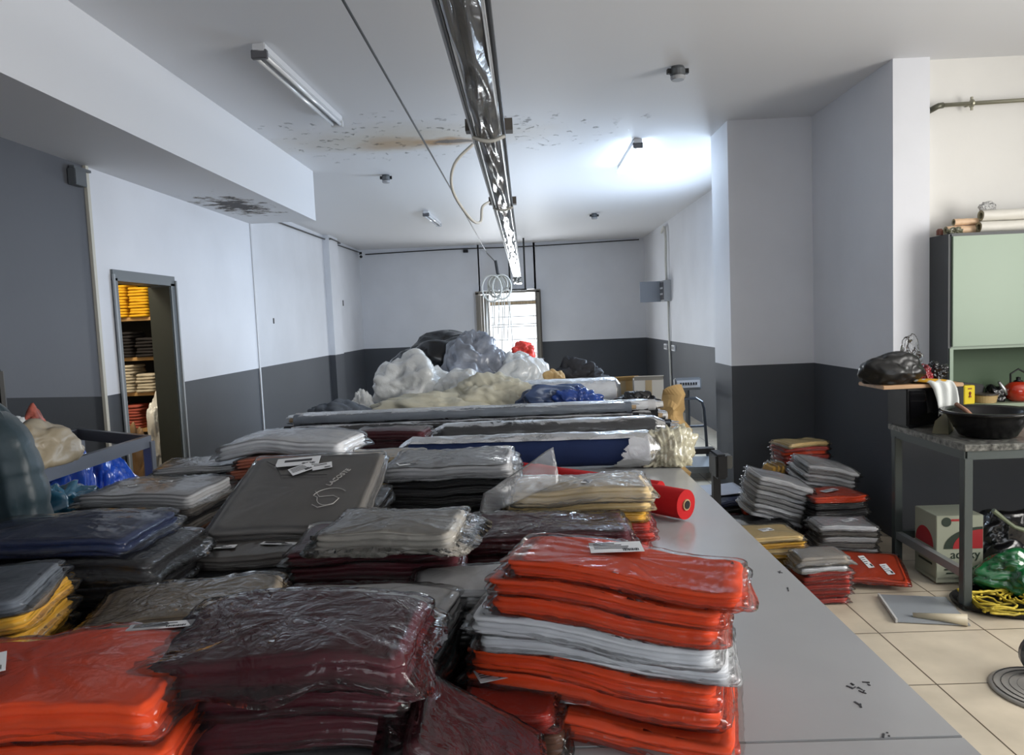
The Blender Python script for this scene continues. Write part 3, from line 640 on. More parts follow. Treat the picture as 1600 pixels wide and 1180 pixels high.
blob('sack', (-.10, 6.42, TT), (.62, .42, .44), M_bagwht, 'long white sack at the right in front of the bright doorway', 'sack', G2, seed=15, n2=.07, n1=.1)
blob('sack', (-.50, 5.75, TT), (.52, .40, .33), M_bagwht, 'milky sack between the round white sack and the cream cloth', 'sack', G2, seed=16, n2=.08)
blob('cloth_heap', (-.30, 5.55, TT+.03), (.72, .38, .30), M_bagcrm, 'cream pleated cloth heap in front of the white sacks', 'cloth', G2, seed=17, pleat=.035, rfreq=34, n2=.07, n1=.12)
blob('cloth_heap', (-.72, 5.38, TT+.02), (.82, .30, .20), M_bagcrm, 'flat pale cream cloth heap low at the front of the far pile', 'cloth', G2, seed=18, pleat=.05, rfreq=16, n2=.08)
blob('sack', (-1.38, 5.30, TT), (.46, .30, .21), CL['slate'], 'dark blue grey bundle at the left end behind the rolls', 'bundle', G2, seed=19, n2=.1)
blob('sack', (-1.32, 5.75, TT), (.16, .2, .22), M_bagwht, 'small white bag beside the dark bundle', 'bag', G2, seed=20, n2=.12)
M_blue = mat('sack_blue', (.015, .06, .30), .25, bump=.7, bscale=9, coat=.5, var=.4, vscale=6)
blob('sack', (.22, 5.30, TT+.02), (.66, .24, .24), mat('sack_bluegrey', (.06, .10, .22), .2, bump=.8, bscale=8, coat=.6, var=.6, vscale=4), 'blue grey filmed bundle in front of the white roll', 'bundle', G2, seed=21, n2=.1)
blob('sack', (.34, 5.22, TT+.04), (.36, .18, .20), M_blue, 'bright blue pleated bundle in front of the white roll', 'bundle', G2, seed=22, pleat=.06, rfreq=22, n2=.08)
roll((-.02, 5.72, 1.02), (.66, 5.72, 1.02), .10, CL['white'], 'thick white fabric roll behind the blue bundle', 'fabric rolls laid across the cutting table', WRAPW, seed=61, core=False)
roll((-.02, 5.85, .87+.02), (.62, 5.85, .89), .05, CL['white'], 'thin white roll under the thick white roll', 'fabric rolls laid across the cutting table', None, seed=62)
M_dark = mat('cloth_dark', (.025, .025, .03), .7, bump=.5, bscale=12)
for i, (x, y, z, sx, sz, m, l) in enumerate([(.02, 6.75, TT, .42, .34, M_dark, 'black wrinkled garment heap right of the white sacks'), (.42, 6.8, TT, .6, .34, M_dark, 'long dark garment heap behind the white roll'), (.22, 6.45, TT, .34, .27, cbm, 'tan paper bundle among the dark garments')]):
    blob('garment_heap', (x, y, z), (sx, .3, sz), m, l, 'clothes heap', seed=70+i, n2=.12)
def carton(name, c, sz, rz, m, label, cat='box', flaps=True, group=None):
    o = empty(name, c, (0, 0, rz)); tag(o, label, cat, group)
    x, y, z = sz
    MB().box((0, -y/2, z/2), (x, .006, z)).box((0, y/2, z/2), (x, .006, z)).box((-x/2, 0, z/2), (.006, y, z)).box((x/2, 0, z/2), (.006, y, z)).box((0, 0, .004), (x, y, .006)).build('box_wall', m, o)
    MB().box((0, y*.25, z), (x, y*.5, .005)).build('lid_flap', m, o)
    MB().box((0, -y*.62, z+y*.06), (x, y*.48, .005), (-.5, 0, 0)).build('lid_flap', m, o)
    MB().box((0, -y/2-.004, z*.5), (.05, .002, z)).build('packing_tape', mat('packing_tape', (.45, .36, .22), .3), o)
    return o
carton('carton', (.73, 6.0, TT), (.22, .22, .22), .2, cbm, 'open tan carton behind the white roll end')
carton('carton', (.93-.0, 5.75, TT), (.22, .20, .24), -.1, mat('card_white', (.62, .62, .60), .6), 'white carton at the right end of the far pile', flaps=False)
blob('garment_heap', (.80, 5.45, TT), (.34, .18, .16), M_bagblk, 'small black plastic bundle in front of the white carton', 'bundle', seed=80, n2=.15)
blob('plastic_bundle', (.60, 5.38, TT), (.40, .16, .13), M_bagwht, 'crumpled white film lying in front of the cartons', 'plastic film', seed=81, n2=.15)
# red bag on a trestle behind the pile, against the doorway
st = empty('stool', (-.06, 9.0, 0)); tag(st, 'tall dark wooden stool in front of the bright doorway', 'stool')
MB().box((0, 0, 1.10), (.52, .3, .04)).build('seat', M_dark, st)
for x in (-.22, .22):
    for y in (-.12, .12): MB().box((x, y, .54), (.035, .035, 1.08)).build('leg', M_dark, st)
blob('red_bag', (-.05, 9.0, 1.12), (.30, .20, .22), mat('bag_red', (.75, .05, .03), .3, bump=.7, bscale=12, var=.4, vscale=10), 'red plastic bag on the stool before the bright doorway', 'bag', seed=82, n2=.07)
# ------------------------------------------------------------------ platform scale
ps = empty('platform_scale', (1.62, 7.3, 0)); tag(ps, 'grey platform scale with display head and tube frame by the right wall', 'scale')
M_scale = mat('scale_grey', (.12, .13, .15), .35, .7)
MB().box((0, -.05, .10), (.46, .55, .06), bev=.01).build('platform', mat('platform_steel', (.3, .32, .34), .3, .8), ps)
for x in (-.18, .18):
    for y in (-.28, .18): MB().tube([(x, y, 0), (x, y, .07)], .02).build('foot', M_blk, ps)
MB().tube([(0, .24, .1), (0, .24, .82)], .026).build('post', mat('post_steel', (.30, .31, .32), .3, .8), ps)
MB().tube([(-.17, .22, .10), (-.16, .22, .62), (-.14, .22, .69), (-.08, .22, .73), (.08, .22, .73), (.14, .22, .69), (.16, .22, .62), (.19, .22, .10)], .016).build('guard_frame', M_scale, ps)
MB().tube([(-.165, .22, .44), (.17, .22, .44)], .013).build('cross_tube', M_scale, ps)
hd = MB().box((0, .22, .88), (.27, .07, .13), (-.15, 0, 0), bev=.012).build('display_head', mat('head_grey', (.22, .23, .24), .4), ps)
MB().box((0, .17, .885), (.23, .012, .075), (-.15, 0, 0)).build('display_panel', mat('panel_white', (.7, .7, .72), .4), hd)
mb = MB(); 
for i in range(7): mb.box((-.08+.026*i, .160, .887), (.016, .006, .026), (-.15, 0, 0))
mb.build('display_digits', M_ink, hd)
# ------------------------------------------------------------------ electrics on the far right wall
eb = empty('fuse_box', (2.5, 12.9, 2.0)); tag(eb, 'grey metal fuse box with open door on the far right wall', 'fuse box')
MB().box((-.06, 0, 0), (.12, .34, .36), bev=.004).build('box_body', mat('fuse_grey', (.42, .43, .45), .4), eb)
MB().box((-.125, 0, 0), (.01, .28, .30)).build('breaker_panel', mat('fuse_dark', (.12, .12, .13), .4), eb)
MB().box((-.30, .16, 0), (.36, .015, .36)).build('box_door', mat('fuse_door', (.25, .27, .31), .4), eb)
for z in (-.05, .05): MB().box((-.135, 0, z), (.012, .2, .03)).build('breaker_row', M_paper, eb)
def cable(name, pts, r, m, label, cat='cable', group=None, seg=8):
    # smooth the polyline a little
    P_ = [Vector(p) for p in pts]; Q = []
    for i in range(len(P_)-1):
        p0, p1, p2, p3 = P_[max(i-1, 0)], P_[i], P_[i+1], P_[min(i+2, len(P_)-1)]
        for k in range(6):
            t = k/6; Q.append(.5*((2*p1)+(p2-p0)*t+(2*p0-5*p1+4*p2-p3)*t*t+(3*p1-p0-3*p2+p3)*t**3))
    Q.append(P_[-1]); c = Q[0].copy()
    o = MB().tube([q-c for q in Q], r, seg).build(name, m, loc=c, smooth=True)
    if label: tag(o, label, cat, group)
    return o
M_cabw = mat('cable_white', (.62, .61, .56), .4); M_cabk = mat('cable_black', (.02, .02, .02), .4)
cable('cable', [(2.47, 13.3, 3.05), (2.45, 12.95, 3.1), (2.46, 12.88, 2.9), (2.45, 12.87, 2.5), (2.46, 12.9, 2.19)], .022, M_cabw, 'white cable run from ceiling down to the fuse box')
cable('cable', [(2.48, 12.9, 1.82), (2.47, 12.86, 1.3), (2.48, 12.84, .7), (2.48, 12.83, .25)], .018, M_cabw, 'white cable run below the fuse box to the floor')
for i, y in enumerate((13.25, 12.55)):
    o = MB().box((2.485, y, 1.02), (.03, .26, .10), bev=.005).build('socket', M_paper); tag(o, 'white double wall socket %s the cable below the fuse box' % ('left of', 'right of')[i], 'socket')
    MB().box((2.468, y, 1.02), (.004, .20, .05)).build('socket_face', mat('socket_grey', (.25, .25, .26), .4), o)
# ceiling edge cables and cameras
def cam_(loc, rz, label):
    o = empty('security_camera', loc, (0, 0, rz)); tag(o, label, 'camera')
    MB().box((0, 0, .05), (.05, .05, .06)).build('bracket', M_blk, o)
    MB().lathe([(0, -.06), (.045, -.06), (.045, .06), (0, .06)], (0, 0, -.02), 16, 'y').build('camera_body', M_paper, o, smooth=False)
    MB().lathe([(0, -.066), (.03, -.066), (.03, -.05), (0, -.05)], (0, 0, -.02), 14, 'y').build('lens', M_blk, o)
cam_((-3.34, 15.2, 3.05), .3, 'small white security camera in the far left ceiling corner')
o = MB().box((-1.2, 15.46, 3.08), (.10, .06, .06)).build('sensor', M_blk); tag(o, 'tiny black sensor high on the far wall', 'sensor')
cable('cable', [(-3.41, 7.7, 3.12), (-3.40, 9.5, 3.10), (-3.41, 12.7, 3.13), (-3.30, 12.75, 3.13), (-3.30, 13.4, 3.12), (-3.41, 13.4, 3.12), (-3.40, 15.4, 3.14)], .012, M_cabk, 'thin dark cable along the top of the far left wall', seg=5)
cable('cable', [(-3.3, 15.46, 3.10), (-1.5, 15.46, 3.13), (0, 15.46, 3.12), (2.4, 15.46, 3.16)], .012, M_cabk, 'thin dark cable along the top of the far wall', seg=5)
for i, (y, z, s) in enumerate([(9.0, 2.0, .03), (9.05, 1.7, .03), (10.0, 1.73, .05), (13.9, 2.06, .07), (9.1, 1.35, .03), (9.2, 1.02, .05), (8.9, 2.95, .05)]):
    o = MB().box((-3.437, y, z), (.006, s*.8, s*1.5), bev=.002).build('wall_plug', mat('wall_hole', (.05, .05, .05), .7)); tag(o, ['small dark screw hole high on far left wall', 'small dark screw hole below another near the wall seam', 'dark hole in the middle of the far left wall', 'dark oval hole beyond the pilaster on the left wall', 'small dark mark low on the white part of far left wall', 'small mark on the grey band right of wall seam', 'small dark fixing right under the ceiling, far left wall'][i], 'wall mark')
# ------------------------------------------------------------------ overhead cable trunking
tk = empty('cable_trunking', (-.13, 1.0, 2.40)); tag(tk, 'long overhead metal trunking wrapped in clear film, running away over the table', 'trunking')
M_gal = mat('galvanised', (.62, .63, .64), .38, .6, bump=.3, bscale=3, stretch=(1, .2, 1))
y0, y1 = -.4, 13.7; L_ = y1-y0; cy = (y0+y1)/2
MB().box((0, cy, .055), (.105, L_, .008)).box((-.05, cy, .03), (.006, L_, .055)).box((.05, cy, .03), (.006, L_, .055)).build('channel', M_gal, tk)
MB().box((-.012, cy, .035), (.026, L_, .03), bev=.004).build('busbar', mat('busbar_grey', (.22, .22, .23), .4, .3), tk)
MB().box((.03, cy, .03), (.03, L_, .03), bev=.004).build('light_strip', mat('strip_grey', (.42, .43, .44), .3, .5), tk)
MB().tube([(-.062, y0, .01), (-.062, y1, .01)], .006).build('side_rod', M_cabk, tk)
MB().tube([(.064, y0, .012), (.066, 2.0, .01), (.062, 4.2, .014), (.066, 6, 0), (.064, y1, .01)], .008).build('side_cable', M_cabk, tk)
MB().tube([(-.074, y0, .02), (-.074, y1, .02)], .005).build('side_rod', M_gal, tk)
V = []; F = []; n = 220; sg = 14
for i in range(n+1):
    y = y0+L_*i/n
    for k in range(sg+1):
        a = PI + PI*k/sg; r1 = .062+.010*nz((math.cos(a)*2, y*2.5, math.sin(a)*2), 1, 5)+.006*nz((math.cos(a)*5, y*8, 0), 1, 8)
        V.append((r1*math.cos(a), y, .03+ .042*math.sin(a)*(1+.7*nz((math.cos(a)*3, y*3, 1), 1, 4))))
F = [(i*(sg+1)+k, (i+1)*(sg+1)+k, (i+1)*(sg+1)+k+1, i*(sg+1)+k+1) for i in range(n) for k in range(sg)]
mesh_obj('film_wrap', V, F, film('trunk_film', .10, bscale=12, bstr=.35, rough=.15, gain=1.1), parent=tk, smooth=True)
for y, w_ in ((2.28, .085), (4.3, .075)):
    hb = MB().box((-.085, y, .05), (.03, .06, .05)).box((w_, y, .045), (.04, .07, .05)).build('hanger_bracket', mat('bracket_iron', (.08, .07, .06), .6, .4), tk)
    MB().tube([(-.07, y, .06), (-.07, y, .80)], .006).build('drop_rod', M_cabk, hb)
    MB().tube([(-.07+.14*k/10, y-.02, .0-.02*math.sin(PI*k/10)) for k in range(11)], .009).build('strap', M_cabw, hb)
for x in (-.16, .14): MB().box((x+.0, 13.6, .30), (.035, .035, 1.0)).build('end_hanger', M_cabk, tk)
MB().box((0, 13.6, -.2), (.33, .035, .035)).build('end_hanger', M_cabk, tk)
blob('film_bunch', (0, 13.2, -.10), (.16, .8, .22), M_bagwht, seed=90, n2=.2, parent=tk)
cable('cable', [(-.20, 3.30, 2.38), (-.29, 3.32, 2.30), (-.31, 3.4, 2.20), (-.25, 3.6, 2.10), (-.21, 3.75, 2.10), (-.20, 3.8, 2.18), (-.17, 3.9, 2.22)], .007, M_cabw, 'cream cable loop hanging from the trunking bracket')
cable('wire', [(-.47, -.2, 2.5), (-.47, 5, 2.5), (-.48, 9.8, 2.5)], .0045, M_cabk, 'thin taut wire running along under the ceiling', 'wire', seg=6)
# coil of cream cable with hanging ends at the end of the wire
cc = empty('cable_coil', (-.33, 9.2, 2.05)); tag(cc, 'coil of cream cable hanging before the far doorway', 'cable')
MB().tube([(-.02, 0, .30), (.0, 0, .14), (.03, 0, .10)], .018).build('hook', M_cabk, cc)
MB().tube([(-.15, .6, .45), (-.02, 0, .28)], .006).build('tie_wire', M_cabk, cc)
rr = random.Random(9)
for i in range(5):
    cx = rr.uniform(-.08, .1); rx = rr.uniform(.08, .16); rz = rr.uniform(.10, .17); dy = rr.uniform(-.03, .03)
    MB().tube([(cx+rx*math.sin(a), dy, .12-rz+rz*math.cos(a)) for a in [2*PI*k/24 for k in range(25)]], .011, 6).build('cable_loop', M_cabw, cc)
for i in range(9):
    x = -.17+.04*i; L1 = rr.uniform(.35, .95)
    MB().tube([(x*.3, 0, .10), (x*.9, .01, -.1), (x+rr.uniform(-.02, .02), .0, -.3), (x+rr.uniform(-.03, .03), 0, -.1-L1)], .006, 5).build('cable_end', M_cabw, cc)
# ------------------------------------------------------------------ ceiling fixtures
M_wpl = mat('fixture_white', (.60, .61, .63), .35)
M_tube_off = mat('tube_glass', (.75, .77, .80), .2, coat=.5)
M_tube_on = mat('tube_lit', (1, 1, 1), .3, emit=((.66, .82, 1), 22))
def batten(x, y, L_, label, lit=False, rz=0):
    o = empty('fluorescent_light', (x, y, CH), (0, 0, rz)); tag(o, label, 'ceiling light', 'fluorescent battens on the ceiling')
    MB().box((0, 0, -.025), (.075, L_, .05), bev=.005).build('housing', M_wpl, o)
    for s in (-.028, .028): MB().tube([(s, -L_/2+.04, -.068), (s, L_/2-.04, -.068)], .013, 12).build('tube', M_tube_on if lit else M_tube_off, o, smooth=True)
    for s in (-1, 1): MB().box((0, s*(L_/2-.015), -.06), (.09, .03, .05), bev=.004).build('end_cap', mat('cap_dark', (.10, .10, .11), .5) if s < 0 else M_wpl, o)
    return o
batten(-1.40, 4.95, 1.5, 'unlit twin tube ceiling light nearest, left of the trunking', rz=-.04)
batten(-1.33, 11.1, 1.2, 'unlit twin tube ceiling light far away, left of the trunking', rz=-.04)
batten(1.08, 7.45, 1.2, 'glowing lit ceiling light in front of the right column', lit=True)
def jbox(x, y, s, label):
    o = empty('junction_box', (x, y, CH), (0, 0, .1)); tag(o, label, 'junction box', 'ceiling junction boxes')
    MB().lathe([(0, 0), (s*.8, 0), (s, -.02), (s, -.05), (s*.85, -.06), (0, -.06)], seg=20).build('box_base', M_steel, o)
    MB().lathe([(0, -.062), (s*.95, -.062), (s*.95, -.075), (s*.8, -.085), (0, -.085)], seg=20).build('cover', mat('cover_grey', (.35, .36, .38), .4), o)
    MB().box((-s*1.15, 0, -.03), (s*.5, .03, .03)).build('cable_gland', M_blk, o)
    MB().box((s*1.15, 0, -.03), (s*.5, .03, .03)).build('cable_gland', M_blk, o)
jbox(1.05, 4.95, .05, 'round grey junction box on the ceiling nearest on the right')
jbox(-1.43, 7.95, .045, 'round grey junction box on the ceiling left of the trunking')
jbox(1.12, 11.6, .05, 'small junction box on the far right ceiling')
# bracket by the left wall top
o = MB().box((XL+.03, 4.62, 2.60), (.05, .12, .10), bev=.004).box((XL+.03, 4.66, 2.66), (.03, .18, .015)).build('door_closer', mat('closer_grey', (.10, .11, .12), .4)); tag(o, 'small dark bracket at the top corner of the shaded left wall', 'bracket')
# ------------------------------------------------------------------ wire cage with bags, left
cg = empty('storage_rack', (-2.0, 3.2, 0)); tag(cg, 'grey metal frame rack holding bags by the left wall', 'rack')
M_rail = mat('rail_grey', (.16, .17, .20), .35, .6)
cz = 1.05; C4 = [(0, .58), (0, -.52), (-.62, .98), (-.66, -.52)]
for x, y in C4: MB().box((x, y, cz/2), (.045, .045, cz), bev=.003).build('post', M_rail, cg)
def bar(a, b, t, h): 
    a, b = Vector(a), Vector(b); c = (a+b)/2; d = b-a
    return MB().box(c, (d.length, t, h), (0, -math.asin(d.z/d.length), math.atan2(d.y, d.x)))
for a, b in ((0, 1), (0, 2), (2, 3)):
    bar((*C4[a], cz), (*C4[b], cz), .03, .06).build('top_rail', M_rail, cg)
    bar((*C4[a], .22), (*C4[b], .22), .03, .04).build('lower_rail', M_rail, cg)
MB().box((-.33, .02, .56), (.64, 1.1, .02)).build('shelf', M_rail, cg)
bz = .572
G3 = 'bags stuffed in the metal rack'
M_bb = mat('bag_blue', (.02, .10, .62), .2, bump=.7, bscale=10, coat=.6, var=.35, vscale=7)
blob('stuffed_bag', (-2.19, 3.32, bz), (.34, .36, .57), M_bb, 'bright blue stuffed bag in the middle of the rack', 'bag', G3, seed=101, n2=.07)
blob('stuffed_bag', (-2.16, 3.66, bz), (.28, .32, .42), M_bb, 'dark blue stuffed bag at the far corner of the rack', 'bag', G3, seed=102, n2=.08)
blob('stuffed_bag', (-2.12, 2.90, .84), (.22, .30, .27), mat('bag_pink', (.60, .22, .20), .3, bump=.5, bscale=10, var=.4, vscale=14, coat=.4), 'spotted pink bag near the front rail of the rack', 'bag', G3, seed=103, n2=.05)
blob('stuffed_bag', (-2.08, 3.05, 1.07), (.22, .46, .19), mat('bag_beige', (.34, .28, .19), .4, bump=.5, bscale=10, var=.15), 'beige bag lying on top of the rack load', 'bag', G3, seed=104, n2=.05)
blob('stuffed_bag', (-2.32, 3.22, bz+.26), (.24, .34, .46), M_bagwht, 'white rounded bag behind the beige one', 'bag', G3, seed=105, n2=.05)
blob('stuffed_bag', (-2.40, 3.55, bz+.12), (.22, .24, .56), mat('bag_redstripe', (.40, .10, .07), .5, bump=.4, bscale=12, var=.9, vscale=18), 'small red and white patterned bag at the back of the rack', 'bag', G3, seed=106)
blob('stuffed_bag', (-2.48, 3.85, bz), (.36, .3, .46), FILMH, 'clear crumpled film bag at the back of the rack', 'bag', G3, seed=107, n2=.14)
blob('stuffed_bag', (-2.12, 2.86, bz), (.24, .36, .28), mat('bag_lightblue', (.08, .32, .60), .25, bump=.7, bscale=12, coat=.6, var=.4), 'light blue bag low under the pink one in the rack', 'bag', G3, seed=108, n2=.1)
blob('stuffed_bag', (-1.83, 2.72, .86), (.30, .28, .20), mat('bag_teal', (.03, .13, .22), .2, bump=.8, bscale=10, coat=.6, var=.7), 'teal filmed bundle on the table beside the wide grey pile', 'bag', seed=109, n2=.14)
MB().box((-1.83, 2.72, .84), (.32, .5, .03)).build('ledge', M_steel, None)
tag(bpy.data.objects['ledge'], 'narrow grey ledge at the left side of the table', 'shelf'); MB().box((-1.83, 2.72, .41), (.04, .04, .83)).build('leg', M_steel, bpy.data.objects['ledge'])
# ------------------------------------------------------------------ quilted coat on a stand, left edge
cs = empty('clothes_stand', (-1.80, 2.46, 0)); tag(cs, 'dark clothes stand at the left edge behind the coat', 'coat stand')
MB().tube([(0, 0, 0), (0, 0, 1.50)], .018).build('pole', M_blk, cs)
MB().box((0, 0, .01), (.30, .30, .02), bev=.004).build('base', M_blk, cs)
MB().tube([(0, 0, 1.50), (.015, -.24, 1.50), (.015, -.40, 1.50)], .012).tube([(.015, -.38, 1.5), (.015, -.41, 1.53)], .016).build('hook_arm', M_blk, cs)
M_coat = mat('coat_teal', (.008, .026, .036), .45, bump=.5, bscale=10, var=.22, vscale=5, sheen=.3)
ct = empty('quilted_coat', (-1.785, 2.22, .60)); tag(ct, 'dark teal quilted coat hanging from a black stand at left edge', 'coat')
def loft(rings, name, m, parent, seg=48, quilt=.008, qf=16, seed=1):
    V = []; n = len(rings); sub = 5; R_ = []
    for i in range(n-1):
        for k in range(sub):
            t = k/sub; R_.append([rings[i][j]*(1-t)+rings[i+1][j]*t for j in range(5)])
    R_.append(rings[-1])
    for i, (cx, cy, z, rx, ry) in enumerate(R_):
        q = quilt*(abs(math.sin(i*PI/sub))**.6)
        for k in range(seg):
            a = 2*PI*k/seg; w_ = 1+.10*nz((math.cos(a)*2, math.sin(a)*2, z*2), 1, seed)+.075*math.sin(a*13+z*3+3*nz((z*3, a, 0), 1, seed))
            V.append((cx+(rx*w_+q)*math.cos(a), cy+(ry*w_+q)*math.sin(a), z+nz((math.cos(a), math.sin(a), z*5), 2, seed)*.01))
    N_ = len(R_); F = [(i*seg+k, i*seg+(k+1) % seg, (i+1)*seg+(k+1) % seg, (i+1)*seg+k) for i in range(N_-1) for k in range(seg)]
    F += [tuple(range(seg-1, -1, -1)), tuple((N_-1)*seg+k for k in range(seg))]
    return mesh_obj(name, V, F, m, parent, smooth=True)
loft([(0, 0, -.05, .19, .14), (0, 0, .07, .20, .15), (0, 0, .19, .20, .15), (0, 0, .31, .195, .145), (0, 0, .43, .19, .14), (0, 0, .55, .185, .13), (0, 0, .66, .18, .12), (0, 0, .76, .165, .105), (0, 0, .82, .12, .085), (0, 0, .855, .07, .065)], 'coat_body', M_coat, ct)
loft([(.255, -.07, .02, .055, .065), (.25, -.06, .12, .06, .07), (.235, -.05, .24, .062, .072), (.21, -.01, .36, .064, .074), (.20, 0, .48, .066, .076), (.19, 0, .58, .066, .076), (.175, 0, .67, .06, .07), (.14, 0, .75, .055, .065), (.10, 0, .79, .04, .05)], 'sleeve', M_coat, ct, seg=24, seed=3)
loft([(-.245, -.02, .02, .055, .065), (-.24, -.02, .12, .06, .07), (-.225, -.01, .24, .062, .072), (-.21, -.01, .36, .064, .074), (-.20, 0, .48, .066, .076), (-.19, 0, .58, .066, .076), (-.175, 0, .67, .06, .07), (-.14, 0, .75, .055, .065), (-.10, 0, .79, .04, .05)], 'sleeve', M_coat, ct, seg=24, seed=4)
loft([(0, 0, .83, .085, .075), (0, -.01, .87, .085, .078), (0, -.01, .90, .07, .065)], 'collar', M_coat, ct, seg=24, quilt=.01)
MB().tube([(.0, -.165, -.03), (.0, -.17, .3), (.005, -.15, .55), (0, -.10, .76)], .006).build('zip', M_blk, ct)
MB().tube([(0, 0, .82), (0, 0, .88), (-.02, 0, .90)], .006).build('hanger_hook', M_blk, ct)
# ------------------------------------------------------------------ storeroom shelves
sh = empty('store_shelves', (-3.70, 6.60, 0)); tag(sh, 'wooden shelf unit full of folded garments inside the storeroom', 'shelf')
M_wood = mat('shelf_wood', (.50, .30, .12), .5, var=.15, vscale=4, stretch=(1, 12, 12), bump=.1)
SZ = [.45, .77, 1.09, 1.40, 1.75, 2.12]
for z in SZ: MB().box((0, 0, z), (1.0, .42, .03)).build('shelf_board', M_wood, sh)
for x in (-.49, .49): MB().box((x, .19, 1.06), (.025, .03, 2.12)).build('upright', M_frame, sh)
MB().box((-.49, -.19, 1.06), (.025, .03, 2.12)).build('upright', M_frame, sh)
MB().box((.49, -.19, 1.06), (.025, .03, 2.12)).build('upright', M_frame, sh)
MB().box((0, .215, 1.2), (1.0, .008, 1.9)).build('back_panel', mat('shelf_back', (.02, .02, .02), .8), sh)
CL['salmon'] = fabric('salmon', (.42, .10, .075)); CL['ivory'] = fabric('ivory', (.55, .50, .40)); CL['amber'] = fabric('amber', (.75, .42, .02)); CL['jet'] = fabric('jet', (.02, .018, .02))
SCN = dict(amber='amber yellow', jet='black', ivory='ivory', salmon='salmon red')
rows = [(1.765, 'amber', 'top shelf', [(-.06, 8), (.14, 11), (.33, 10), (-.30, 7)], .026), (1.415, 'jet', 'second shelf from top', [(-.04, 8), (.16, 8), (.36, 6), (-.26, 7)], .028), (1.105, 'ivory', 'third shelf from top', [(-.04, 5), (.15, 9), (.34, 6), (-.26, 5)], .027), (.785, 'salmon', 'lowest full shelf', [(-.02, 9), (.19, 8), (-.24, 8)], .026)]
cx0 = -3.70; protos = {}
for z0, c, nm_, cols, th in rows:
    for ci, (x, n) in enumerate(cols):
        base = (x - (.04 if x > -.3 else .04))
        for k in range(n):
            key = (c, k % 4)
            if key not in protos:
                V, F = slab(.165, .26, th*.92, 900+k*7, n=28, levels=4, rc=.02, fold=.003, nse=.003, puff=.2)
                me = bpy.data.meshes.new('shelf_garment'); me.from_pydata(V, [], F); me.materials.append(CL[c]); me.polygons.foreach_set('use_smooth', [True]*len(me.polygons)); protos[key] = me
            o = bpy.data.objects.new('shelf_garment', protos[key]); COL.objects.link(o)
            o.location = (cx0+x+random.Random(k+ci*9).uniform(-.006, .006), 6.49, z0+k*th)
            left = sorted([q[0] for q in cols]).index(x)
            pos = (['far left', 'left', 'middle', 'right'] if len(cols) == 4 else ['far left', 'left', 'middle'])[left]
            tag(o, '%s garment, %s from bottom, %s pile, %s' % (SCN[c], ['first', 'second', 'third', 'fourth', 'fifth', 'sixth', 'seventh', 'eighth', 'ninth', 'tenth', 'eleventh'][k], pos, nm_), 'garment', 'folded %s garments on the storeroom shelves' % SCN[c])
blob('white_sack', (-3.09, 6.02, .50), (.17, .16, .60), M_bagwht, 'tall white sack standing at the right of the salmon garments', 'sack', seed=120, n2=.06, flat=.9)
blob('brown_bag', (-3.12, 5.72, 0), (.26, .22, .86), mat('bag_brown', (.22, .13, .06), .6, bump=.6, bscale=8, var=.2), 'brown paper bag on the storeroom floor behind the doorway', 'bag', seed=121, n2=.12, flat=.85)
o = MB().box((-3.12, 6.0, .245), (.20, .2, .49), bev=.005).build('crate', M_dark); tag(o, 'dark crate under the white sack in the storeroom', 'crate')
# ------------------------------------------------------------------ kitchen corner, right
M_gran = mat('granite', (.13, .13, .12), .3, var=.98, vscale=38)
M_kst = mat('counter_steel', (.085, .10, .10), .4, .5)
kc = empty('granite_counter', (3.35, 4.15, 0)); tag(kc, 'speckled granite counter on a grey steel frame in the kitchen corner', 'counter')
x0, x1, y0, y1 = -1.15, 1.1, -.40, .40
MB().box((0, 0, .855), (x1-x0+.04, y1-y0, .034), bev=.003).build('worktop', M_gran, kc)
MB().box((0, y0+.03, .815), (x1-x0, .035, .045)).box((x0+.03, 0, .815), (.035, y1-y0-.04, .045)).box((0, y1-.05, .815), (x1-x0, .035, .045)).build('top_frame', M_kst, kc)
for x in (x0+.03, x1-.03):
    for y in (y0+.03, y1-.06): MB().box((x, y, .40), (.045, .045, .80), bev=.003).build('leg', M_kst, kc)
MB().box((x0+.03, 0, .19), (.035, y1-y0-.06, .045)).build('side_rail', mat('rail_light', (.28, .30, .30), .4, .5), kc)
MB().box((0, y1-.06, .19), (x1-x0, .035, .045)).build('back_rail', M_kst, kc)
# wall cabinet standing above the counter
cb = empty('wall_cabinet', (3.55, 4.92, 0)); tag(cb, 'pale green kitchen cabinet with dark side and open niche, above the counter', 'cabinet')
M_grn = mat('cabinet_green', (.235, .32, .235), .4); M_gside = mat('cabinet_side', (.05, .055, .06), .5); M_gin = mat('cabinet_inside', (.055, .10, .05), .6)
xa, xb = -.84, .9
MB().box((xa, 0, 1.45), (.02, .28, 1.16)).build('side_panel', M_gside, cb)
MB().box((xb, 0, 1.45), (.02, .28, 1.16)).build('side_panel', M_gside, cb)
MB().box((.03, 0, 2.025), (xb-xa, .28, .02)).build('top_panel', M_gside, cb)
MB().box((.03, 0, 1.305), (xb-xa-.02, .27, .02)).build('middle_board', M_grn, cb)
MB().box((.03, 0, .925), (xb-xa+.02, .30, .022)).build('bottom_board', mat('board_green', (.26, .32, .23), .4), cb)
MB().box((.03, .13, 1.45), (xb-xa, .01, 1.14)).build('back_panel', M_gin, cb)
MB().box((xa+.44, -.147, 1.665), (.86, .018, .70), bev=.002).build('door', M_grn, cb)
MB().box((xa+1.31, -.147, 1.665), (.86, .018, .70), bev=.002).build('door', M_grn, cb)
MB().box((xa+.008, -.143, 1.12), (.022, .012, .37)).build('front_edging', M_grn, cb)
MB().box((xa+.025, -.14, .89), (.03, .03, .06)).box((xb-.025, -.14, .89), (.03, .03, .06)).build('foot', M_grn, cb)
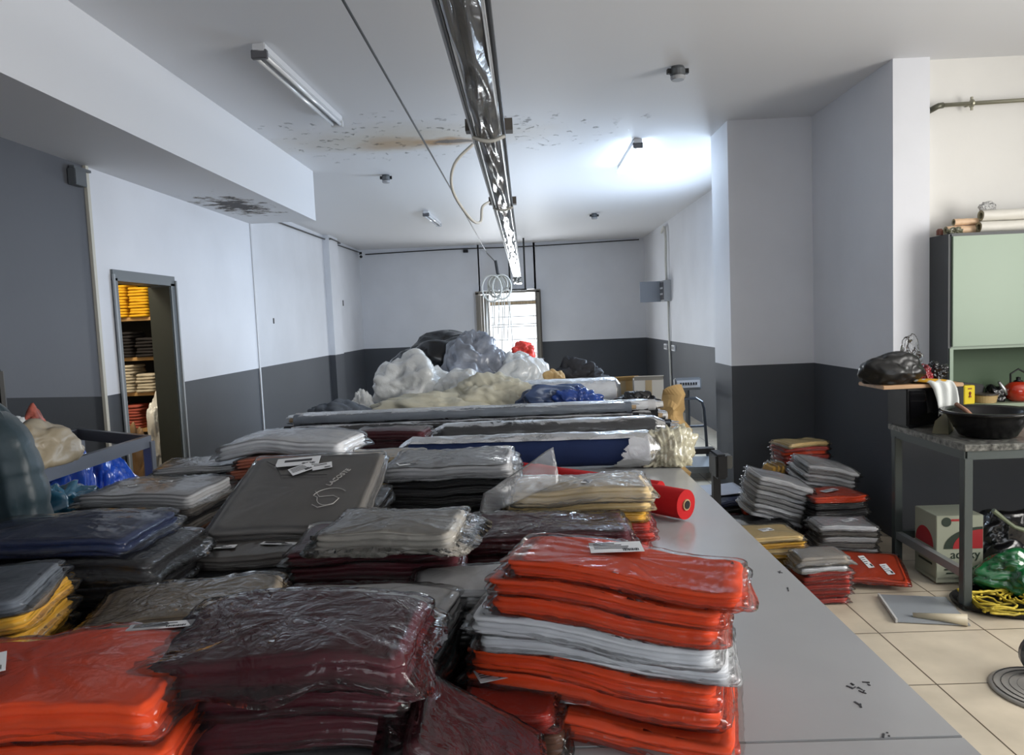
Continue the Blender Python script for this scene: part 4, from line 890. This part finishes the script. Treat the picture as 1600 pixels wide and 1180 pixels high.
# things on top of the cabinet
tz = 2.036
def rolltube(name, loc, L_, r, m, label, core=True):
    o = empty(name, loc); tag(o, label, 'roll')
    V = []; n, sg = 26, 18
    for i in range(n+1):
        for k in range(sg):
            a = 2*PI*k/sg; q = r*(1+.10*nz((i*.35, math.cos(a), math.sin(a)), 1, int(L_*100))); V.append((L_*i/n, q*math.cos(a), q*math.sin(a)+r))
    F = [(i*sg+k, i*sg+(k+1) % sg, (i+1)*sg+(k+1) % sg, (i+1)*sg+k) for i in range(n) for k in range(sg)]
    mesh_obj('roll_sheet', V, F, m, o, smooth=True)
    MB().lathe([(0, .02), (r*.55, .02), (r*.55, 0), (r*.98, -.001)], (0, 0, r), 18, 'x').build('roll_end', mat('roll_end_shade', (.30, .28, .18), .6), o)
    return o
M_white_r = mat('paper_roll_white', (.68, .66, .60), .5, bump=.5, bscale=9)
M_peach = mat('paper_roll_peach', (.72, .50, .32), .5, bump=.4, bscale=9, var=.2)
rolltube('paper_roll', (2.93, 4.85, tz), .8, .036, M_white_r, 'white paper roll lying lowest on top of the green cabinet')
rolltube('paper_roll', (2.95, 4.86, tz+.074), .8, .036, M_white_r, 'white paper roll on top of the other white roll on cabinet')
rolltube('paper_roll', (2.75, 4.90, tz), .22, .028, M_peach, 'peach coloured roll lying left of the white rolls on cabinet')
rolltube('paper_roll', (2.80, 4.90, tz+.058), .17, .022, M_peach, 'peach coloured roll stacked on the lower peach roll')
o = MB().lathe([(0, 0), (.02, 0), (.02, .03), (.012, .04), (0, .04)], seg=14).build('small_jar', mat('jar_brown', (.16, .05, .03), .4), loc=(2.70, 4.88, tz)); tag(o, 'tiny red brown jar at the left end of the cabinet top', 'jar')
blob('crumpled_film', (2.76, 4.82, tz), (.10, .06, .04), mat('film_dark', (.12, .12, .07), .3, bump=.6, bscale=14, coat=.6), 'crumpled dark film at the front of the cabinet top', 'plastic film', seed=130, n2=.16)
blob('clear_pouch', (2.99, 4.86, tz+.146), (.10, .06, .05), FILMH, 'small clear pouch on top of the white rolls', 'plastic film', seed=131, n2=.12)
# in the niche
nz0 = .937
o = MB().box((0, 0, .06), (.085, .06, .12), bev=.004).build('yellow_tin', mat('tin_yellow', (.75, .58, .03), .35), loc=(2.845, 4.83, nz0), rot=(0, 0, .25)); tag(o, 'bright yellow tin with a small dark figure, in the cabinet niche', 'tin')
MB().lathe([(0, 0), (.011, 0), (.005, .014), (.009, .028), (.004, .036), (0, .036)], (0, -.031, .045), 12).build('printed_figure', mat('tin_print', (.25, .06, .02), .5), o)
MB().box((0, -.031, .1), (.03, .001, .008)).build('printed_band', mat('tin_print', (.25, .06, .02), .5), o)
MB().box((-.0435, 0, .06), (.001, .05, .11)).build('tin_side_print', mat('tin_green', (.06, .09, .03), .5), o)
o = MB().lathe([(0, 0), (.065, 0), (.075, .045), (.078, .048), (.07, .05), (0, .05)], seg=28).build('food_tub', mat('tub_tan', (.50, .36, .17), .4), loc=(2.99, 4.87, nz0)); tag(o, 'round tan tub behind the yellow tin', 'tub')
MB().lathe([(0, .05), (.08, .05), (.08, .058), (0, .06)], seg=28).build('tub_lid', mat('tub_lid_dark', (.06, .05, .04), .4), o)
o = MB().box((0, 0, .06), (.17, .10, .10), (.0, .15, 0), bev=.01).build('dark_pouch', M_blk, loc=(2.93, 4.96, nz0+.012)); tag(o, 'black pouch at the back of the cabinet niche', 'pouch')
blob('dark_bag', (3.07, 4.9, nz0), (.13, .14, .10), M_bagblk, 'small black bag beside the red kettle', 'bag', seed=133)
kt = empty('red_kettle', (3.20, 4.86, nz0)); tag(kt, 'shiny red round kettle at the right end of the niche', 'kettle')
MB().lathe([(0, 0), (.05, 0), (.072, .02), (.082, .06), (.075, .10), (.05, .125), (0, .13)], seg=32).build('kettle_body', mat('kettle_red', (.45, .03, .01), .12, coat=1), kt, smooth=True)
MB().lathe([(0, .128), (.03, .13), (.012, .14), (.014, .155), (0, .16)], seg=18).build('kettle_lid', M_blk, kt, smooth=True)
MB().tube([(-.07, 0, .05), (-.10, 0, .09), (-.125, 0, .13)], [.02, .014, .01]).build('spout', M_alu, kt, smooth=True)
MB().tube([(-.05, 0, .12), (-.05, 0, .18), (0, 0, .21), (.05, 0, .18), (.05, 0, .12)], .006).build('kettle_handle', M_blk, kt)
# black box, board and bags on the counter's left end
ov = empty('black_oven', (2.36, 4.42, .872)); tag(ov, 'black tabletop oven standing on the left end of the granite counter', 'oven')
MB().box((0, 0, .125), (.33, .23, .225), bev=.006).build('oven_body', M_blk, ov)
MB().box((-.04, -.119, .125), (.22, .01, .20), bev=.003).build('oven_door', mat('oven_glass', (.004, .004, .005), .08, coat=1), ov)
MB().box((.088, -.120, .125), (.012, .012, .20)).build('oven_handle', mat('handle_green_grey', (.10, .12, .08), .3, .6), ov)
for x in (-.13, .13): MB().box((x, 0, .006), (.03, .2, .012)).build('oven_foot', M_blk, ov)
o = MB().box((0, 0, .012), (.47, .30, .022), bev=.004).build('wooden_board', mat('board_wood', (.45, .27, .14), .5, var=.2, vscale=5, stretch=(1, 14, 14)), loc=(2.275, 4.43, 1.111), rot=(0, 0, .03)); tag(o, 'wooden board lying on the black oven, reaching out to the left', 'board')
blob('black_bag', (2.155, 4.40, 1.136), (.36, .24, .18), mat('bag_black_glossy', (.004, .004, .004), .4, bump=.25, bscale=6, coat=.12), 'glossy black plastic bag on the left end of the wooden board', 'bag', seed=140, n2=.03, n1=.10)
blob('net_bag', (2.36, 4.46, 1.136), (.12, .12, .10), mat('bag_darkred', (.22, .012, .02), .25, bump=.7, bscale=14, coat=.7, var=.5, vscale=12), 'dark red plastic bag against the cabinet side on the board', 'bag', seed=141, n2=.14)
blob('net_bag', (2.45, 4.48, 1.136), (.14, .12, .11), M_bagblk, 'dark crumpled bag right of the red one on the board', 'bag', seed=142, n2=.14)
blob('clear_bag', (2.33, 4.53, 1.136), (.14, .10, .23), FILMC, 'upright clear crumpled bag behind the red bag', 'bag', seed=143, n2=.14)
# yellow and white cloth draped over the board edge and oven
V = []; F = []; nu, nv = 12, 30
path = [(2.27, 4.44, 1.142), (2.30, 4.38, 1.150), (2.34, 4.31, 1.150), (2.37, 4.27, 1.146), (2.385, 4.26, 1.11), (2.395, 4.255, 1.05), (2.40, 4.255, .99), (2.395, 4.255, .955)]
for i in range(nv+1):
    t = i/nv*(len(path)-1); k = min(int(t), len(path)-2); p = Vector(path[k]).lerp(Vector(path[k+1]), t-k)
    wd_ = .16-.05*i/nv
    for j in range(nu+1):
        s = j/nu-.5; V.append((p.x+s*wd_, p.y+.008*math.sin(s*14+i*.2)-.02*abs(s), p.z+.006*math.cos(s*17)))
F = [(i*(nu+1)+j, i*(nu+1)+j+1, (i+1)*(nu+1)+j+1, (i+1)*(nu+1)+j) for i in range(nv) for j in range(nu)]
o = mesh_obj('draped_cloth', V, F, [mat('cloth_pale', (.62, .64, .62), .6, bump=.4, bscale=10), mat('cloth_yellow', (.68, .60, .25), .6, var=.3, vscale=12)], smooth=True, fmats=[1 if i < 12 and (i*nu+j) % 7 else 0 for i in range(nv) for j in range(nu)])
mo = o.modifiers.new('s', 'SOLIDIFY'); mo.thickness = .003; tag(o, 'white and yellow cloth draped over the board edge in front of oven', 'cloth')
# olive cardboard wedge between oven and basin
o = MB().add([(2.24, 4.12, .874), (2.40, 4.26, .874), (2.42, 4.22, .874), (2.30, 4.06, .874), (2.30, 4.20, .93), (2.39, 4.24, .98)], [(0, 1, 5, 4), (0, 3, 2, 1), (3, 4, 5, 2), (0, 4, 3), (1, 2, 5)]).build('folded_card', mat('card_olive', (.12, .11, .06), .6)); tag(o, 'olive folded card between the oven and the black basin', 'card')
# black basin
bs = MB().lathe([(0, .004), (.11, .004), (.135, .01), (.185, .10), (.20, .125), (.225, .13), (.232, .138), (.225, .146), (.205, .146), (.19, .13), (.13, .02), (0, .014)], seg=48).build('black_basin', mat('basin_black', (.005, .005, .006), .22, spec=.35), loc=(2.46, 3.98, .872), smooth=True)
tag(bs, 'glossy black plastic basin standing on the granite counter', 'basin')
o = MB().tube([(0, 0, 0), (-.05, .10, .10), (-.07, .16, .13)], .012).build('wooden_spoon', mat('spoon_wood', (.35, .18, .12), .5), loc=(2.47, 3.98, 1.0), smooth=True); o.location = (2.46, 3.99, .90); tag(o, 'wooden spoon handle sticking out of the black basin', 'spoon')
o = MB().tube([(0, 0, .012), (.03, .01, .02), (.055, .0, .012)], [.008, .014, .010]).build('garlic_clove', M_paper, loc=(2.60, 3.83, .874), smooth=True); tag(o, 'small white scrap beside the basin foot', 'scrap')
# box under the counter
bx = empty('printed_carton', (2.40, 4.24, 0), (0, 0, -.02)); tag(bx, 'white carton with red arch and black print under the counter', 'box')
M_bxw = mat('carton_white', (.30, .32, .25), .6); M_bxr = mat('carton_red', (.32, .015, .02), .5); M_bxk = mat('carton_dark', (.015, .03, .02), .5)
MB().box((0, 0, .215), (.26, .24, .37), bev=.003).box((0, 0, .03), (.26, .24, .03)).build('carton_body', M_bxw, bx)
def arch(w0, w1, h, y, m, nm, x=0):
    pts = [(x+w0, y, 0)]+[(x+w0+(w1-w0)*(1-math.cos(PI/2*k/10)), y, h*math.sin(PI/2*k/10)) for k in range(11)]+[(x+w1, y, 0)]
    MB().add([(p[0], p[1], p[2]+.21) for p in pts], [tuple(range(len(pts)))]).build(nm, m, bx)
arch(-.09, .125, .125, -.1225, M_bxk, 'printed_sweep'); arch(-.04, .125, .11, -.1235, M_bxr, 'printed_arch')
MB().lathe([(0, -.1225), (.027, -.1225), (.027, -.1215)], (-.075, 0, .365), 20, 'y').build('printed_emblem', M_bxk, bx)
MB().box((-.01, -.1225, .375), (.08, .001, .012)).build('printed_band', M_bxr, bx)
text_mesh('carton_lettering', 'acoxy', .07, M_bxk, bx, (.03, -.1225, .175), (math.radians(90), 0, 0))
mb = MB()
for i, (x, l) in enumerate(((-.06, .06), (0, .12), (-.01, .15), (-.01, .13))): mb.box((x, -.1225, .135-.022*i), (l, .001, .008))
mb.build('small_print', M_bxk, bx)
V = [(-.1305, .11-.2*(.5-.5*math.cos(PI*k/12)), .21+.10*math.sin(PI*k/12)) for k in range(13)]
MB().add(V, [tuple(range(13))]).build('printed_arch', M_bxr, bx)
mb = MB()
for z, l in ((.17, .16), (.14, .14), (.11, .15)): mb.box((-.1305, 0, z), (.001, l, .012))
mb.build('small_print', M_bxk, bx)
# pale tube with frayed ends lying under the counter
o = MB().tube([(0, 0, 0), (.07, .0, -.06), (.12, 0, -.10), (.20, 0, -.13)], [.014, .011, .011, .014]).build('pale_tube', mat('tube_olive', (.20, .23, .15), .5), loc=(2.60, 4.15, .415)); tag(o, 'pale green bent tube lying on the dark sacks under the counter', 'tube')
blob('dark_sack', (2.86, 4.34, 0), (.56, .30, .38), M_bagblk, 'black sack stored under the counter behind the green bag', 'sack', seed=150)
blob('green_bag', (2.64, 3.98, .02), (.48, .30, .22), mat('bag_green', (.006, .10, .03), .15, bump=.5, bscale=7, coat=1, var=.5, stretch=(1, 4, 4)), 'shiny dark green plastic bag on the floor under the counter', 'bag', seed=151, n2=.06)
# black tray with yellow net
tr = MB().lathe([(0, 0), (.33, 0), (.36, .012), (.37, .03), (.355, .03), (.33, .015), (0, .012)], sy=.62, seg=40).build('black_tray', M_blk, loc=(2.56, 3.82, 0)); tag(tr, 'shallow black tray on the floor in front of the green bag', 'tray')
nt_ = empty('yellow_net', (2.56, 3.78, .016)); tag(nt_, 'tangled yellow net lying on the black tray', 'net')
rr = random.Random(4); M_net = mat('net_yellow', (.55, .42, .04), .6, var=.4, vscale=20)
for q in range(6):
    mb = MB()
    for s in range(7):
        a = rr.uniform(0, 6.28); x, y = rr.uniform(-.26, .26), rr.uniform(-.13, .08); pts = []
        for k in range(14):
            a += rr.uniform(-.9, .9); x = max(-.3, min(.3, x+.035*math.cos(a))); y = max(-.16, min(.12, y+.025*math.sin(a))); pts.append((x, y, .012+.035*abs(nz((x*9, y*9, q), 1, q))+.012*(s % 3)))
        mb.tube(pts, .0065, 5)
    mb.build('net_strand', M_net, nt_, smooth=True)
# dustpan
dp = empty('dustpan', (2.0, 3.77, 0), (0, 0, math.radians(-12))); tag(dp, 'flat grey plastic dustpan with cream handle on the tiles', 'dustpan')
M_pan = mat('pan_grey', (.27, .29, .31), .25, bump=.2, bscale=6)
MB().add([(-.16, -.17, .004), (.17, -.17, .004), (.17, .18, .012), (-.16, .18, .012), (-.16, -.17, .008), (.17, -.17, .008), (.17, .18, .016), (-.16, .18, .016)], [(3, 2, 1, 0), (4, 5, 6, 7), (0, 1, 5, 4), (2, 3, 7, 6), (1, 2, 6, 5), (3, 0, 4, 7)]).build('pan', M_pan, dp)
MB().box((-.165, 0, .014), (.01, .35, .02)).build('pan_rim', mat('rim_white', (.5, .5, .5), .4), dp)
MB().tube([(-.07, -.10, .018), (.05, -.13, .024), (.16, -.16, .028)], [.012, .02, .03], 10).build('pan_handle', mat('handle_cream', (.50, .44, .32), .5, var=.1), dp, smooth=True)
# fan partly in frame at the right edge
fn = empty('floor_fan', (2.06, 2.93, 0)); tag(fn, 'round grey wire fan foot and wheel at the right edge of the floor', 'fan')
MB().lathe([(0, 0), (.20, 0), (.205, .006), (.19, .014), (.05, .02), (.02, .05), (0, .05)], seg=40).build('fan_base', mat('fan_grey', (.36, .34, .31), .35), fn, smooth=True)
mb = MB()
for k in range(5): mb.lathe([(.07+.028*k, .012), (.074+.028*k, .019), (.078+.028*k, .012)], seg=36)
mb.build('base_rings', mat('ring_grey', (.10, .10, .10), .3, .5), fn)
MB().tube([(0, 0, .03), (0, 0, .42)], .014).build('fan_pole', M_scale, fn)
MB().lathe([(0, -.03), (.08, -.03), (.09, 0), (.08, .03), (0, .03)], (.06, .12, .10), 24, 'y').build('fan_motor', M_scale, fn)
# pipe on the kitchen wall
pp = empty('water_pipe', (2.72, 4.99, 2.885)); tag(pp, 'olive grey water pipe with elbow and clamp high on the white wall', 'pipe')
M_pipe = mat('pipe_olive', (.30, .29, .22), .35, .5)
MB().tube([(.05, 0, 0), (1.8, 0, .03)], .013, 12).build('pipe_run', M_pipe, pp, smooth=True)
MB().tube([(.06, 0, 0), (.03, .0, -.003), (.005, .0, -.015), (0, .03, -.018), (0, .07, -.018)], .019, 12).build('elbow', mat('pipe_dark', (.12, .12, .09), .4, .5), pp, smooth=True)
MB().lathe([(.014, -.012), (.026, -.006), (.026, .006), (.014, .012)], (.245, 0, .003), 16, 'x').box((.245, 0, .03), (.012, .012, .03)).box((.245, 0, -.025), (.012, .012, .03)).box((.245, .035, .003), (.012, .06, .012)).build('pipe_clamp', M_pipe, pp)
# ------------------------------------------------------------------ heap of bagged garments on the floor against the right recess
G4 = 'bagged garments heaped on the floor by the right wall'
LW = dict(flare=.012)
def fl(px, py, y, h): 
    p = P2(px, py, Y=y); return (p.x, p.y, h)
stack((1.55, 3.98, 0), 4, .27, .20, [('khaki', .05, dict(puff=0.44, bagmat=FILMH, flare=.04, w=.30, dx=-.02)), ('white', .02, dict(dx=-.03))]+[('red', .027)]*7, 'red pile at the front of floor heap', G4, seed=201, slide=(.002, 0))
stack((1.37, 4.28, 0), 3, .36, .30, [('cream', .035, dict(puff=0.22, bag=True, tags=[(0, .0, .08, .05, .3)]))]+[('yellow', .032), ('cream', .032), ('yellow', .032)]+[('ochre', .032), ('white', .035), ('charcoal', .035), ('khaki', .035), ('charcoal', .035)], 'cream yellow pile beside the table on floor heap', G4, seed=202)
stack((1.90, 4.50, 0), -3, .36, .26, [('white', .035, dict(bagmat=FILMC, tags=[(.04, .0, .10, .05, .4)]))]+[('grey', .034), ('silver', .034), ('grey', .034), ('silver', .034), ('grey', .034), ('grey', .034), ('charcoal', .04)], 'white topped grey pile at right of floor heap', G4, seed=203)
garment(Matrix.Translation((1.94, 4.22, .07)) @ Euler((math.radians(16), .03, math.radians(-14))).to_matrix().to_4x4(), .36, .30, .03, 'orange', 'orange bagged garment with two paper tags sloping on the floor', G4, bagmat=FILMC, tagat=[(-.02, .02, .035, .12, .35), (.08, -.04, .04, .10, .3)])
stack((1.98, 4.86, 0), 8, .38, .30, [('orange', .045, dict(puff=0.33, bagmat=FILMC, tags=[(-.02, -.02, .13, .05, .4)]))]+[('charcoal', .045)]*4+[('maroon', .05)]*3, 'black pile under an orange bag by the wall', G4, seed=204)
stack((1.50, 4.85, 0), 0, .40, .30, [('charcoal', .04, dict(bagmat=FILMC)), ('maroon', .04, dict(bagmat=FILMC)), ('charcoal', .04), ('maroon', .04), ('charcoal', .04)], 'dark pile low in the middle of floor heap', G4, seed=205)
stack((1.62, 5.00, .19), 4, .40, .30, [('white', .034), ('white', .032), ('silver', .032), ('white', .032), ('silver', .032), ('silver', .032), ('white', .032), ('silver', .032), ('white', .032)], 'fanned white and grey pile on floor heap', G4, seed=206, tilt=(math.radians(4), math.radians(17)), slide=(-.006, -.006), puff=.1)
stack((2.05, 5.33, 0), 6, .40, .30, [('orange', .04)]+[('charcoal', .05)]*6, 'dark pile hidden under the white tilted pile', G4, seed=207)
stack((2.05, 5.22, .33), 10, .40, .26, [('white', .032, dict(bagmat=FILMC)), ('silver', .03), ('white', .03), ('silver', .03), ('white', .03), ('silver', .03)], 'white tilted pile high on floor heap', G4, seed=208, tilt=(math.radians(9), math.radians(13)), slide=(-.006, -.004), puff=.1)
stack((2.03, 5.55, 0), 4, .36, .26, [('cream', .035, dict(rz=14)), ('red', .03), ('orange', .03), ('red', .03), ('red', .03)]+[('grey', .05)]*9, 'red and cream pile topping the floor heap', G4, seed=209, puff=.1)
for i in range(3):
    garment(Matrix.Translation((1.80-.03*i, 5.42, .34)) @ Euler((0, math.radians(-68), math.radians(5))).to_matrix().to_4x4(), .26, .20, .028, 'yellow', ['yellow bagged garment standing on edge beside the red and cream pile', 'second yellow garment on edge left of the red and cream pile', 'outermost yellow garment on edge at left of the red cream pile'][i], G4)
stack((1.42, 5.55, 0), 10, .34, .30, [('navy', .04), ('charcoal', .05), ('maroon', .05), ('charcoal', .05)], 'dark pile under the white paper sheet', G4, seed=210)
stack((1.62, 5.45, 0), 0, .18, .22, [('orange', .05, dict(bagmat=FILMC)), ('charcoal', .05), ('charcoal', .05)], 'small orange topped pile behind fanned white pile', G4, seed=211)
mb = MB(); n = 14
for i in range(n+1):
    for j in range(n+1):
        x, y = (i/n-.5)*.42, (j/n-.5)*.34; mb.v.append(Vector((x, y, .012+.012*nz((x, y, 0), 7, 3)+.02*max(0, (x*x+y*y)*4-.1))))
mb.f = [(i*(n+1)+j, (i+1)*(n+1)+j, (i+1)*(n+1)+j+1, i*(n+1)+j+1) for i in range(n) for j in range(n)]
o = mb.build('paper_sheet', mat('sheet_bluewhite', (.62, .66, .76), .5), loc=(1.43, 5.72, .20), rot=(0, 0, .1), smooth=True); mo = o.modifiers.new('s', 'SOLIDIFY'); mo.thickness = .003
tag(o, 'bluish white paper sheet lying on dark garments beside the table', 'paper')
stack((1.28, 4.72, 0), 5, .26, .26, [('white', .03, dict(bagmat=FILMC)), ('charcoal', .03, dict(bagmat=FILMC)), ('silver', .03), ('charcoal', .04), ('silver', .04), ('charcoal', .05)], 'black and white pile squeezed against the table', G4, seed=212)
